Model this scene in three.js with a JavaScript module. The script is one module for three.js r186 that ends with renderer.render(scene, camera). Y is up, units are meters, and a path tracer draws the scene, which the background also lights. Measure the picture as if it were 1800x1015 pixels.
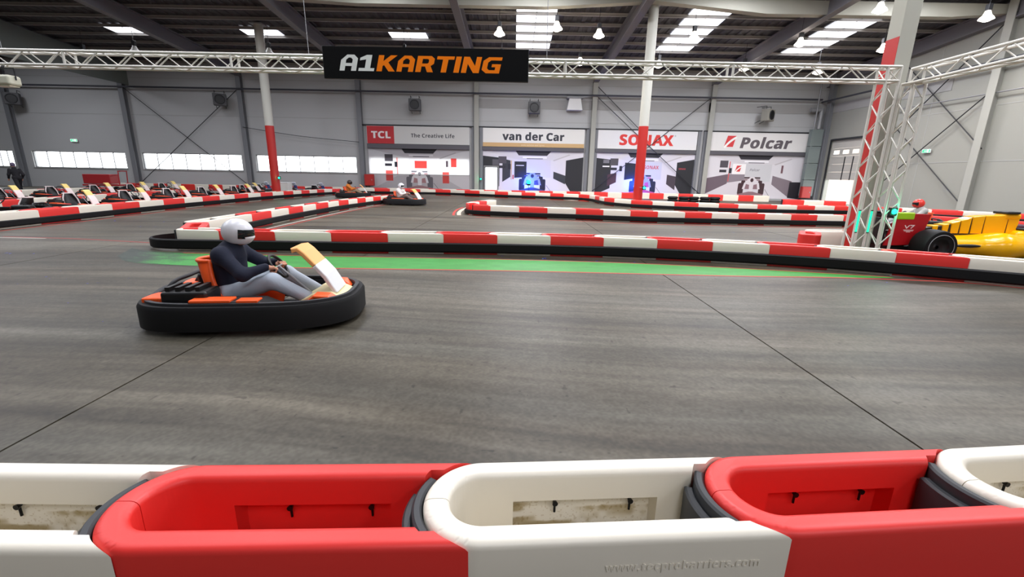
import * as THREE from 'three';
import { mergeGeometries, mergeVertices, toCreasedNormals } from 'three/addons/utils/BufferGeometryUtils.js';
import { RoundedBoxGeometry } from 'three/addons/geometries/RoundedBoxGeometry.js';
import { TextGeometry } from 'three/addons/geometries/TextGeometry.js';
import { FontLoader } from 'three/addons/loaders/FontLoader.js';
import { MarchingCubes } from 'three/addons/objects/MarchingCubes.js';
import { RectAreaLightUniformsLib } from 'three/addons/lights/RectAreaLightUniformsLib.js';

// ---------------------------------------------------------------- camera, sky, exposure
const scene = new THREE.Scene();
const camera = new THREE.PerspectiveCamera(2 * Math.atan(507.5 / 780) * 180 / Math.PI, 1800 / 1015, 0.05, 300);
camera.position.set(0, 1.55, 0);
camera.rotation.set(-Math.atan(200 / 780), 0, 0.019, 'YXZ');
scene.add(camera);
const renderer = new THREE.WebGLRenderer({ antialias: true });
renderer.toneMapping = THREE.LinearToneMapping;
renderer.toneMappingExposure = 1.08;
renderer.shadowMap.enabled = true;
RectAreaLightUniformsLib.init();
scene.background = new THREE.Color(0.93, 0.97, 1.0);          // bright overcast sky, seen through the windows and open doors
scene.backgroundIntensity = 5;
const SKYLIGHT = 12.5, LAMP = 16;                               // radiance of the roof lights, candela of one high-bay lamp

// ---------------------------------------------------------------- helpers
let seed = 7;
const rnd = () => { seed = (seed + 0x6d2b79f5) | 0; let t = Math.imul(seed ^ (seed >>> 15), 1 | seed); t = (t + Math.imul(t ^ (t >>> 7), 61 | t)) ^ t; return ((t ^ (t >>> 14)) >>> 0) / 4294967296; };
const V = (x, y, z) => new THREE.Vector3(x, y, z);
const used = {};
const numbered = (n) => { used[n] = (used[n] ?? -1) + 1; return used[n] ? n + '_' + String(used[n]).padStart(3, '0') : n; };
function M(color, rough = 0.6, o = {}) { return new THREE.MeshStandardMaterial({ color, roughness: rough, metalness: 0, ...o }); }
function clean(g) {
  g = g.index ? g.toNonIndexed() : g;
  for (const k of Object.keys(g.attributes)) if (!['position', 'normal', 'uv'].includes(k)) g.deleteAttribute(k);
  if (!g.attributes.normal) g.computeVertexNormals();
  if (!g.attributes.uv) g.setAttribute('uv', new THREE.BufferAttribute(new Float32Array(g.attributes.position.count * 2), 2));
  return g;
}
function fuse(gs) { gs = [].concat(gs).map(clean); return gs.length > 1 ? mergeGeometries(gs) : gs[0]; }
function obj(name, gs, material, parent = scene) {
  const m = new THREE.Mesh(fuse(gs), material);
  m.name = parent === scene ? numbered(name) : name; m.castShadow = m.receiveShadow = true;
  parent.add(m); return m;
}
function same(name, geo, material, parent, x = 0, y = 0, z = 0) {            // shares one geometry between alike pieces
  const m = new THREE.Mesh(geo, material); m.name = name; m.castShadow = m.receiveShadow = true; m.position.set(x, y, z); parent.add(m); return m;
}
function thing(name, label, category, p = [0, 0, 0], turn = 0, group) {
  const o = new THREE.Group(); o.name = numbered(name); scene.add(o); o.position.set(...p); o.rotation.y = turn;
  o.userData = { label, category }; if (group) o.userData.group = group; return o;
}
function tag(o, label, category, group) { o.userData = { label, category }; if (group) o.userData.group = group; return o; }
function struct(name, parent = scene) { const o = new THREE.Group(); o.name = name; o.userData.kind = 'structure'; parent.add(o); return o; }
function structMesh(name, gs, m) { const o = obj(name, gs, m); o.userData.kind = 'structure'; return o; }
function bx(x0, x1, y0, y1, z0, z1) { const g = new THREE.BoxGeometry(Math.abs(x1 - x0), Math.abs(y1 - y0), Math.abs(z1 - z0)); g.translate((x0 + x1) / 2, (y0 + y1) / 2, (z0 + z1) / 2); return g; }
function rb(x0, x1, y0, y1, z0, z1, r = 0.02, s = 2) { const g = new RoundedBoxGeometry(Math.abs(x1 - x0), Math.abs(y1 - y0), Math.abs(z1 - z0), s, r); g.translate((x0 + x1) / 2, (y0 + y1) / 2, (z0 + z1) / 2); return g; }
function bar(a, b, r, seg = 8, r2 = r) {
  const d = new THREE.Vector3().subVectors(b, a), g = new THREE.CylinderGeometry(r2, r, d.length(), seg);
  g.applyQuaternion(new THREE.Quaternion().setFromUnitVectors(V(0, 1, 0), d.clone().normalize())); g.translate((a.x + b.x) / 2, (a.y + b.y) / 2, (a.z + b.z) / 2); return g;
}
function tube(pts, r, n = 32, seg = 8, closed = false) { return new THREE.TubeGeometry(new THREE.CatmullRomCurve3(pts.map((p) => V(...p)), closed), n, r, seg, closed); }
// a prism over a plan outline [x, s] (counter-clockwise), with rings [height, inset]; lies with s along -z
function loft(rings, crease = 0.6) {                                           // rings [height, outline], all outlines with as many points
  const n = rings[0][1].length, pos = [], at = (r, i) => { const p = rings[r][1][i % n]; return [p[0], rings[r][0], -p[1]]; };
  for (let r = 0; r + 1 < rings.length; r++) for (let i = 0; i < n; i++) pos.push(...at(r, i), ...at(r, i + 1), ...at(r + 1, i + 1), ...at(r, i), ...at(r + 1, i + 1), ...at(r + 1, i));
  for (const [r, flip] of [[0, true], [rings.length - 1, false]])
    for (const f of THREE.ShapeUtils.triangulateShape(rings[r][1].map((p) => new THREE.Vector2(p[0], p[1])), [])) for (const k of flip ? [f[2], f[1], f[0]] : f) pos.push(...at(r, k));
  const g = new THREE.BufferGeometry(); g.setAttribute('position', new THREE.Float32BufferAttribute(pos, 3));
  return toCreasedNormals(g, crease);
}
function prism(outline, rings, crease = 0.6) {
  const n = outline.length, P = outline.map(([x, y]) => new THREE.Vector2(x, y)), nrm = [];
  for (let i = 0; i < n; i++) {
    const a = P[(i + n - 1) % n], b = P[i], c = P[(i + 1) % n], u = b.clone().sub(a).normalize(), w = c.clone().sub(b).normalize();
    const m = new THREE.Vector2(-u.y - w.y, u.x + w.x), l = Math.max(0.35, m.lengthSq() / 2); nrm.push(m.divideScalar(l));
  }
  const pos = [], at = (r, i) => { const [h, ins] = rings[r], p = P[i % n], q = nrm[i % n]; return [p.x + q.x * ins, h, -(p.y + q.y * ins)]; };
  for (let r = 0; r + 1 < rings.length; r++) for (let i = 0; i < n; i++) pos.push(...at(r, i), ...at(r, i + 1), ...at(r + 1, i + 1), ...at(r, i), ...at(r + 1, i + 1), ...at(r + 1, i));
  for (const [r, flip] of [[0, true], [rings.length - 1, false]]) {
    const ring = P.map((_, i) => { const q = at(r, i); return new THREE.Vector2(q[0], -q[2]); });
    for (const f of THREE.ShapeUtils.triangulateShape(ring, [])) for (const k of flip ? [f[2], f[1], f[0]] : f) pos.push(...at(r, k));
  }
  const g = new THREE.BufferGeometry(); g.setAttribute('position', new THREE.Float32BufferAttribute(pos, 3));
  return toCreasedNormals(g, crease);
}
// a section [[out, y], ...] swept along a path of [x, z]; 'out' is to the right of the travel direction seen from above
function sweep(path, section, closed = false, crease = 0.5) {
  const n = path.length, rings = [];
  for (let i = 0; i < n; i++) {
    const a = path[closed ? (i + n - 1) % n : Math.max(0, i - 1)], b = path[closed ? (i + 1) % n : Math.min(n - 1, i + 1)], l = Math.hypot(b[0] - a[0], b[1] - a[1]) || 1;
    const dx = (b[0] - a[0]) / l, dz = (b[1] - a[1]) / l;
    rings.push(section.map(([o, y]) => [path[i][0] - dz * o, y, path[i][1] + dx * o]));
  }
  const pos = [], m = section.length;
  for (let i = 0; i < (closed ? n : n - 1); i++) for (let k = 0; k < m; k++) {
    const A = rings[i][k], B = rings[(i + 1) % n][k], C = rings[(i + 1) % n][(k + 1) % m], D = rings[i][(k + 1) % m]; pos.push(...A, ...C, ...B, ...A, ...D, ...C);
  }
  if (!closed) for (const [r, f] of [[rings[0], 0], [rings[n - 1], 1]]) for (let k = 1; k + 1 < m; k++) pos.push(...r[0], ...r[f ? k : k + 1], ...r[f ? k + 1 : k]);
  const g = new THREE.BufferGeometry(); g.setAttribute('position', new THREE.Float32BufferAttribute(pos, 3));
  return toCreasedNormals(g, crease);
}
const rect = (o0, o1, y0, y1) => [[o0, y0], [o1, y0], [o1, y1], [o0, y1]];
function smooth(pts, n) { return new THREE.CatmullRomCurve3(pts.map(([x, z]) => V(x, 0, z))).getSpacedPoints(n).map((p) => [p.x, p.z]); }
function canvasTex(w, h, draw) {
  const c = document.createElement('canvas'); c.width = w; c.height = h; const x = c.getContext('2d'); draw(x, w, h);
  const t = new THREE.CanvasTexture(c); t.colorSpace = THREE.SRGBColorSpace; t.anisotropy = 8; return t;
}
function lattice(nx, ny) { const a = new Float32Array(nx * ny); for (let i = 0; i < a.length; i++) a[i] = rnd(); return (u, v) => { u *= nx; v *= ny; let i = Math.floor(u), j = Math.floor(v), f = u - i, g = v - j; i %= nx; j %= ny; f = f * f * (3 - 2 * f); g = g * g * (3 - 2 * g); const i1 = (i + 1) % nx, j1 = (j + 1) % ny; return (a[j * nx + i] * (1 - f) + a[j * nx + i1] * f) * (1 - g) + (a[j1 * nx + i] * (1 - f) + a[j1 * nx + i1] * f) * g; }; }
function dataTex(n, fn, srgb = true) {
  const d = new Uint8Array(n * n * 4);
  for (let y = 0; y < n; y++) for (let x = 0; x < n; x++) { const c = fn(x / n, y / n), o = (y * n + x) * 4; d[o] = c[0]; d[o + 1] = c[1]; d[o + 2] = c[2]; d[o + 3] = 255; }
  const t = new THREE.DataTexture(d, n, n); t.wrapS = t.wrapT = THREE.RepeatWrapping; t.magFilter = THREE.LinearFilter; t.minFilter = THREE.LinearMipmapLinearFilter; t.generateMipmaps = true;
  if (srgb) t.colorSpace = THREE.SRGBColorSpace; t.needsUpdate = true; return t;
}
// distance field body: bones [a, b, ra, rb] joined with a smooth minimum and meshed
function sdfMesh(bones, cell, k = 0.03) {
  const box = new THREE.Box3(); for (const [a, b, ra, rb_] of bones) { const r = Math.max(ra, rb_) + 0.04; for (const p of [a, b]) { box.expandByPoint(V(p[0] - r, p[1] - r, p[2] - r)); box.expandByPoint(V(p[0] + r, p[1] + r, p[2] + r)); } }
  const c = box.getCenter(V()), s = box.getSize(V()), half = Math.max(s.x, s.y, s.z) / 2, N = Math.ceil((2 * half) / cell) + 4;
  const mc = new MarchingCubes(N, undefined, false, false, 200000); mc.isolation = 0; mc.reset();
  const h = N / 2, B = bones.map(([a, b, ra, rb_]) => { const d = [b[0] - a[0], b[1] - a[1], b[2] - a[2]]; return { a, d, l: d[0] * d[0] + d[1] * d[1] + d[2] * d[2] || 1e-9, ra, dr: rb_ - ra }; });
  for (let z = 0; z < N; z++) for (let y = 0; y < N; y++) for (let x = 0; x < N; x++) {
    const X = c.x + ((x - h) / h) * half * 1.06, Y = c.y + ((y - h) / h) * half * 1.06, Z = c.z + ((z - h) / h) * half * 1.06;
    let dist = 1;
    for (const q of B) {
      const px = X - q.a[0], py = Y - q.a[1], pz = Z - q.a[2], t = Math.min(1, Math.max(0, (px * q.d[0] + py * q.d[1] + pz * q.d[2]) / q.l));
      const e = Math.hypot(px - q.d[0] * t, py - q.d[1] * t, pz - q.d[2] * t) - q.ra - q.dr * t, w = Math.max(k - Math.abs(dist - e), 0) / k;
      dist = Math.min(dist, e) - w * w * k * 0.25;
    }
    mc.field[x + y * N + z * N * N] = -dist;
  }
  mc.update();
  let g = new THREE.BufferGeometry(); g.setAttribute('position', new THREE.BufferAttribute(mc.positionArray.slice(0, mc.count * 3), 3));
  g.scale(half * 1.06, half * 1.06, half * 1.06); g.translate(c.x, c.y, c.z);
  g = mergeVertices(g, 1e-5); g.computeVertexNormals();
  const p = g.attributes.position, ix = g.index; let vol = 0; const A = V(), Bv = V(), C = V();
  for (let i = 0; i < ix.count; i += 3) { A.fromBufferAttribute(p, ix.getX(i)); Bv.fromBufferAttribute(p, ix.getX(i + 1)); C.fromBufferAttribute(p, ix.getX(i + 2)); vol += A.dot(Bv.cross(C)); }
  if (vol < 0) { const a = ix.array; for (let i = 0; i < a.length; i += 3) { const t = a[i]; a[i] = a[i + 1]; a[i + 1] = t; } g.computeVertexNormals(); }
  return g;
}
const fit = (c, s, x0, x1, y, stroke = 0) => { const w = c.measureText(s).width, k = (x1 - x0) / w; c.save(); c.translate(x0, y); c.scale(k, 1); c.fillText(s, 0, 0); if (stroke) { c.lineWidth = stroke; c.strokeStyle = c.fillStyle; c.strokeText(s, 0, 0); } c.restore(); };
const ordinal = ['first', 'second', 'third', 'fourth', 'fifth', 'sixth', 'seventh', 'eighth', 'ninth', 'tenth', 'eleventh', 'twelfth', 'thirteenth', 'fourteenth', 'fifteenth', 'sixteenth', 'seventeenth', 'eighteenth', 'nineteenth', 'twentieth',
  'twenty-first', 'twenty-second', 'twenty-third', 'twenty-fourth', 'twenty-fifth', 'twenty-sixth', 'twenty-seventh', 'twenty-eighth', 'twenty-ninth', 'thirtieth'];

// ---------------------------------------------------------------- materials
const grain = lattice(512, 512), blot = lattice(24, 24), blot2 = lattice(90, 90);
const plasticBump = dataTex(256, (u, v) => { const k = 255 * (0.6 * grain(u / 2, v / 2) + 0.4 * blot2(u, v)); return [k, k, k]; }, false);
const mt = {
  red: M('#e0312b', 0.45, { bumpMap: plasticBump, bumpScale: 0.0006 }), white: M('#e6dfcf', 0.42, { bumpMap: plasticBump, bumpScale: 0.0006 }),
  rubber: new THREE.MeshPhysicalMaterial({ color: '#121213', roughness: 0.6, specularIntensity: 0.45 }), liner: M('#2c2e31', 0.55), black: M('#101011', 0.45), bolt: M('#17181a', 0.4, { metalness: 0.5 }),
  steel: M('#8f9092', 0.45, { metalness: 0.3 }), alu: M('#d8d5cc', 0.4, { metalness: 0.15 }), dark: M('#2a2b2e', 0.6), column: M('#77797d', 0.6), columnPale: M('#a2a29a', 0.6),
  concrete: M('#a9a89c', 0.85), wallL: M('#b5b6b6', 0.75), wallBand: M('#9c9b99', 0.75), wallR: M('#96968e', 0.75), wallJoint: M('#a5a5a2', 0.8),
  paintRed: M('#b3211a', 0.45), redLine: M('#b2382f', 0.6), whiteLine: M('#c9c4bb', 0.6), poleWhite: M('#bdbdb3', 0.5),
  orange: M('#f0591c', 0.4), cream: M('#e8d9a6', 0.45), yellow: M('#f2b500', 0.22), navy: M('#10162a', 0.9), jeans: M('#a6b0bb', 0.9), skin: M('#c98f72', 0.6),
  helmet: M('#dcdce0', 0.25), visor: M('#15181b', 0.12), whitePlastic: M('#dedede', 0.4), shoe: M('#24262b', 0.7), pink: M('#c5534c', 0.5),
  glass: new THREE.MeshPhysicalMaterial({ color: '#ffffff', roughness: 0.02, transmission: 1, thickness: 0 }),
};

// ---------------------------------------------------------------- the hall
const X0 = -42, X1 = 23, Z0 = -35, Z1 = 15;
const colX = [-37.37, -28.74, -20.11, -11.48, -2.85, 5.78, 14.41];
// floor: worn asphalt slabs parted by open joints, painted lines and a green kerb strip lying on them
{
  const s1 = lattice(5, 60), s2 = lattice(9, 130), s3 = lattice(26, 380), b1 = lattice(7, 7), b2 = lattice(40, 40), g1 = lattice(1024, 1024), g2 = lattice(300, 300), s4 = lattice(3, 22);
  const tex = dataTex(2048, (u, v) => {
    const w = (v + 0.02 * Math.sin(u * 6.2832) + 0.01 * b1(u, v) + 1) % 1;
    let k = 62 + 34 * (s1(u, w) - 0.5) + 26 * (s2(u, w) - 0.5) + 18 * (s3(u, w) - 0.5) + 18 * (b1(u, v) - 0.5) + 8 * (b2(u, v) - 0.5) + 22 * (s4(u, w) - 0.5);
    k += 20 * (g1(u, v) - 0.5) + 10 * (g2(u, v) - 0.5);
    if (g2((u + 0.37) % 1, v) > 0.955) k -= 26;
    const warm = 4 * (s1((u + 0.5) % 1, w) - 0.3);
    return [k + 6 + warm, k + 1, k - 11 - warm];
  });
  const asphalt = M('#ffffff', 0.52, { map: tex });
  const fl = struct('floor'); const base = obj('subfloor', bx(X0, X1, -0.3, -0.03, Z0, Z1), M('#2a2926', 0.95), fl); base.userData.label = 'dark ground in the slab joints';
  let a = X0; const cuts = []; for (let k = -9; k < 5; k++) if (2.48 + 5.32 * k > X0 && 2.48 + 5.32 * k < X1) cuts.push(2.48 + 5.32 * k); cuts.push(X1);
  for (const c of cuts) {
    const g = bx(a, c - 0.008, -0.03, 0, Z0, Z1), p = g.attributes.position, uv = g.attributes.uv;
    for (let i = 0; i < p.count; i++) uv.setXY(i, (p.getX(i) + 60) / 17, (p.getZ(i) + 60) / 17);
    obj('slab', g, asphalt, fl); a = c + 0.008;
  }
  const line = (pts, w, m, y = 0.0022, n = 40) => obj('painted_line', sweep(smooth(pts, n), rect(-w / 2, w / 2, 0.0002, y)), m, fl);
  // green strip in front of the long row: worn at its left tip
  const nearE = smooth([[-7.12, -7.86], [-6.5, -7.36], [-5.66, -7.19], [-4.3, -7.13], [-2.83, -7.16], [0, -7.22], [2.81, -7.16], [4.67, -7.15], [6.36, -7.22]], 80);
  const farE = smooth([[-7.56, -8.7], [-7.1, -8.46], [-6.3, -8.28], [-4.6, -8.22], [-3.2, -8.22], [0, -8.22], [2.1, -8.1], [4.07, -7.8], [6.36, -7.3]], 80);
  const green = (P, Q, y) => {
    const pos = [], uv = [];
    for (let i = 0; i < P.length - 1; i++) for (const [q, t, u] of [[P[i], 0, i], [P[i + 1], 0, i + 1], [Q[i + 1], 1, i + 1], [P[i], 0, i], [Q[i + 1], 1, i + 1], [Q[i], 1, i]]) { pos.push(q[0], y, q[1]); uv.push(u / 80, t); }
    const g = new THREE.BufferGeometry(); g.setAttribute('position', new THREE.Float32BufferAttribute(pos, 3)); g.setAttribute('uv', new THREE.Float32BufferAttribute(uv, 2)); g.computeVertexNormals(); return g;
  };
  const worn = canvasTex(2048, 128, (c, w, h) => {
    const im = c.createImageData(w, h), n1 = lattice(60, 9), n2 = lattice(700, 60), n3 = lattice(24, 30);
    for (let y = 0; y < h; y++) for (let x = 0; x < w; x++) {
      const u = x / w, v = y / h, n = 0.5 * n1(u, v) + 0.3 * n2(u, v) + 0.2 * n3(u, v), keep = THREE.MathUtils.smoothstep(u * 9 + (n - 0.5) * 0.9, 0.3, 1.3);
      const gr = [34 + 20 * n, 118 + 26 * n, 36 + 20 * n], as = [34 + 22 * n, 42 + 24 * n, 36 + 20 * n], o = (y * w + x) * 4, s = n2(v, u) > 0.9 ? 0.8 : 1;
      for (let k = 0; k < 3; k++) im.data[o + k] = (gr[k] * keep + as[k] * (1 - keep)) * s; im.data[o + 3] = 255;
    }
    c.putImageData(im, 0, 0);
  });
  obj('green_kerb_strip', green(nearE, farE, 0.0024), M('#ffffff', 0.55, { map: worn }), fl).userData.label = 'green painted kerb strip, worn grey at its left tip';
  line([...nearE.slice(18).filter((_, i) => i % 8 === 0), [7.34, -6.95], [7.95, -6.62], [9.6, -5.5]], 0.05, mt.redLine, 0.0032, 80);
  line(farE.filter((_, i) => i % 8 === 0 && i > 7), 0.035, mt.redLine, 0.0032, 80);
  line([[6.44, -7.42], [7.4, -7.12], [8.2, -6.7], [9.8, -5.7]], 0.04, mt.whiteLine);
  line([[-11.4, -9.85], [-9.6, -9.72], [-7.6, -9.36]], 0.06, M('#8f3a36', 0.7));
  line([[-12.2, -9.7], [-11.3, -9.72], [-10.3, -9.7]], 0.04, mt.whiteLine);
  line([[-6.5, -10.6], [-6.58, -13.5], [-6.62, -17.2], [-6.5, -20.5], [-6.1, -24]], 0.06, mt.redLine);
  line([[-6.7, -10.6], [-6.76, -13.5], [-6.8, -17.2], [-6.7, -20.5], [-6.3, -24]], 0.05, mt.whiteLine);
  line([[-12.42, -9.8], [-12.5, -12.2], [-12.75, -15.5], [-12.9, -19], [-12.85, -23]], 0.06, mt.redLine);
  line([[-2.3, -17.2], [-2.45, -18.6], [-2.5, -20.2], [-2.4, -21.5]], 0.1, mt.redLine);
  line([[-2.1, -17.3], [-2.25, -18.6], [-2.28, -20.2], [-2.2, -21.4]], 0.16, M('#cdb9a8', 0.6));
  line([[-1.4, -16.6], [1.9, -15.98], [4.2, -15.35], [7, -15.2], [12, -15.18]], 0.07, mt.redLine);
  line([[-4.6, -32.6], [-1.3, -30.9], [2.4, -29.7], [4.4, -28.6]], 0.08, mt.redLine);
}
// back wall with window openings, a door opening, columns, brace rods and a grey band of panels
const winSpans = [[-42, -38.1], [-36.63, -29.55], [-28.3, -20.72], [-19.65, -12.0], [-11.05, -3.4]], WY0 = 1.45, WY1 = 2.66, doorSpan = [-2.2, -1.3];
{
  const w = struct('wall_back'), g = [], t0 = Z0 - 0.3, t1 = Z0;
  g.push(bx(X0, X1, WY1, 9.1, t0, t1), bx(X0, doorSpan[0], -0.3, WY0, t0, t1), bx(doorSpan[1], X1, -0.3, WY1, t0, t1), bx(doorSpan[0], doorSpan[1], 2.05, WY1, t0, t1), bx(doorSpan[0], doorSpan[1], -0.3, 0, t0, t1));
  let a = X0; for (const [s, e] of winSpans) { if (s > a) g.push(bx(a, s, WY0, WY1, t0, t1)); a = e; } g.push(bx(a, doorSpan[0], WY0, WY1, t0, t1));
  obj('panel_face', g, mt.wallL, w);
  obj('grey_panel_band', [bx(-2.8, X1, 6.28, 6.92, Z0, Z0 + 0.03)], mt.wallBand, w);
  for (const y of [5.35, 7.9]) obj('panel_joint', bx(X0, X1, y, y + 0.03, Z0, Z0 + 0.012), mt.wallJoint, w);
  for (const x of colX) {
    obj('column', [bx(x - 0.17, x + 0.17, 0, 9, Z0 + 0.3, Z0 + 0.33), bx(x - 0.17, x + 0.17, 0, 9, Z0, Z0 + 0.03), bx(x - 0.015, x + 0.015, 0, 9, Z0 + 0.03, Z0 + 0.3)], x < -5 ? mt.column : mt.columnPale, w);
  }
  for (const x of [-4.2 + 1.1, -2.5, 5.45, 6.12 - 0.05, 13.75, 14.2]) obj('door_jamb', bx(x - 0.12, x + 0.12, 0, 5.0, Z0, Z0 + 0.16), mt.column, w);
  for (const [x0, x1] of [[-28.6, -20.3], [5.9, 14.2]]) for (const s of [0, 1]) obj('brace_rod', bar(V(s ? x1 : x0, 0.4, Z0 + 0.2), V(s ? x0 : x1, 7.2, Z0 + 0.2 + 0.03 * s), 0.025, 6), mt.dark, w);
  obj('brace_rod', bar(V(5.9, 7.9, Z0 + 0.2), V(9.2, 5.0, Z0 + 0.2), 0.025, 6), mt.dark, w);
  // windows: frame, mullions, panes
  winSpans.forEach(([s, e], i) => {
    const win = struct('window_' + (i + 1)), n = 7, d = (e - s) / n;
    obj('window_frame', [bx(s, e, WY0, WY0 + 0.05, Z0 - 0.2, Z0 - 0.1), bx(s, e, WY1 - 0.05, WY1, Z0 - 0.2, Z0 - 0.1), bx(s, s + 0.05, WY0, WY1, Z0 - 0.2, Z0 - 0.1), bx(e - 0.05, e, WY0, WY1, Z0 - 0.2, Z0 - 0.1)], mt.steel, win);
    const mg = bx(-0.018, 0.018, WY0 + 0.05, WY1 - 0.05, -0.19, -0.11), pg = bx(0.018, d - 0.018, WY0 + 0.05, WY1 - 0.05, -0.152, -0.148);
    for (let k = 0; k < n; k++) { if (k) same('mullion', mg, mt.steel, win, s + k * d, 0, Z0); same('pane', pg, mt.glass, win, s + k * d, 0, Z0); }
    obj('window_sill', bx(s - 0.05, e + 0.05, WY0 - 0.05, WY0, Z0 - 0.02, Z0 + 0.06), mt.wallJoint, win);
  });
  const d = struct('door_1');                                       // pedestrian door, open to daylight
  obj('door_frame', [bx(-2.28, -2.2, 0, 2.12, Z0 - 0.1, Z0 + 0.06), bx(-1.3, -1.22, 0, 2.12, Z0 - 0.1, Z0 + 0.06), bx(-2.28, -1.22, 2.05, 2.12, Z0 - 0.1, Z0 + 0.06)], mt.steel, d);
  const leaf = obj('door_leaf', bx(0, 0.86, 0.02, 2.03, -0.02, 0.02), mt.whitePlastic, d); leaf.position.set(-1.32, 0, Z0 - 0.3); leaf.rotation.y = 1.25;
  // outside ground
  structMesh('pavement', [bx(-60, 40, -0.32, -0.3, Z0 - 25, Z0 - 0.3), bx(X1 + 0.3, X1 + 25, -0.32, -0.3, -60, 20)], M('#b9b6ae', 0.9));
}
// right wall with a half-raised gate
{
  const w = struct('wall_right'), gz0 = -33.9, gz1 = -30.1, gy = 4.35;
  obj('panel_face', [bx(X1, X1 + 0.3, -0.3, 12, gz1, Z1), bx(X1, X1 + 0.3, -0.3, 12, Z0 - 0.3, gz0), bx(X1, X1 + 0.3, gy, 12, gz0, gz1), bx(X1, X1 + 0.3, -0.3, 0, gz0, gz1)], mt.wallR, w);
  obj('grey_panel_band', [bx(X1 - 0.03, X1, 6.3, 6.9, Z0, -25.4)], mt.wallBand, w);
  for (let z = -29.5; z < Z1; z += 3.1) obj('panel_joint', bx(X1 - 0.012, X1, 0.1, 10, z, z + 0.03), mt.wallJoint, w);
  for (const y of [2.6, 5.2, 7.8]) obj('panel_joint', bx(X1 - 0.012, X1, y, y + 0.03, -30, Z1), mt.wallJoint, w);
  for (const z of [-34.4, -22.9, -14.2, -5.5]) obj('column', [bx(X1 - 0.4, X1 - 0.36, 0, 10, z - 0.2, z + 0.2), bx(X1 - 0.36, X1, 0, 10, z - 0.02, z + 0.02)], z < -30 ? mt.column : mt.columnPale, w);
  for (const s of [0, 1]) obj('brace_rod', bar(V(X1 - 0.2 - 0.04 * s, s ? 0.5 : 5.8, -29.6), V(X1 - 0.2 - 0.04 * s, s ? 5.8 : 0.5, -23.1), 0.03, 6), mt.dark, w);
  for (const s of [0, 1]) obj('brace_rod', bar(V(X1 - 0.2 - 0.04 * s, s ? 3.2 : 9.2, -29.6), V(X1 - 0.2 - 0.04 * s, s ? 9.2 : 3.2, -22.8), 0.03, 6), mt.dark, w);
  obj('tie_rod', bar(V(X1 - 0.25, 5.75, -29.6), V(X1 - 0.25, 5.75, -12), 0.035, 6), mt.steel, w);
  const d = struct('door_2'), gate = M('#bdbab2', 0.6), n = 5, h = (gy - 1.62) / n;
  for (let k = 0; k < n; k++) {
    const y0 = 1.62 + k * h + 0.006, y1 = 1.62 + (k + 1) * h - 0.006;
    if (k !== 3) { obj('gate_panel', bx(X1 + 0.1, X1 + 0.16, y0, y1, gz0, gz1), gate, d); continue; }
    const gp = [bx(X1 + 0.1, X1 + 0.16, y0, y0 + 0.13, gz0, gz1), bx(X1 + 0.1, X1 + 0.16, y1 - 0.13, y1, gz0, gz1)]; let z = gz0;
    for (let q = 0; q < 4; q++) { const a = gz0 + 0.22 + q * 0.93; gp.push(bx(X1 + 0.1, X1 + 0.16, y0 + 0.13, y1 - 0.13, z, a)); z = a + 0.6; }
    gp.push(bx(X1 + 0.1, X1 + 0.16, y0 + 0.13, y1 - 0.13, z, gz1)); obj('gate_panel', gp, gate, d);
    for (let q = 0; q < 4; q++) obj('pane', bx(X1 + 0.125, X1 + 0.13, y0 + 0.13, y1 - 0.13, gz0 + 0.22 + q * 0.93, gz0 + 0.82 + q * 0.93), mt.glass, d);
  }
  obj('gate_frame', [bx(X1 - 0.06, X1 + 0.02, 0, gy + 0.1, gz0 - 0.12, gz0), bx(X1 - 0.06, X1 + 0.02, 0, gy + 0.1, gz1, gz1 + 0.12), bx(X1 - 0.06, X1 + 0.02, gy, gy + 0.12, gz0, gz1)], mt.dark, d);
  for (const z of [-32.4, -31.6]) obj('gate_strut', bx(X1 + 0.06, X1 + 0.1, 1.62, 3.2, z - 0.03, z + 0.03), mt.dark, d);
  const out = structMesh('wall_outside', bx(X1 + 2.6, X1 + 2.8, -0.3, 4.5, -46, -34.2), M('#e3cfc2', 0.8)); out.userData.label = 'pale outside wall seen through the half-open gate';
}
structMesh('wall_left', bx(X0 - 0.3, X0, -0.3, 12, Z0 - 0.3, Z1), mt.wallL);
structMesh('wall_front', bx(X0 - 0.3, X1 + 0.3, -0.3, 12, Z1, Z1 + 0.3), M('#a9abac', 0.8));
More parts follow.
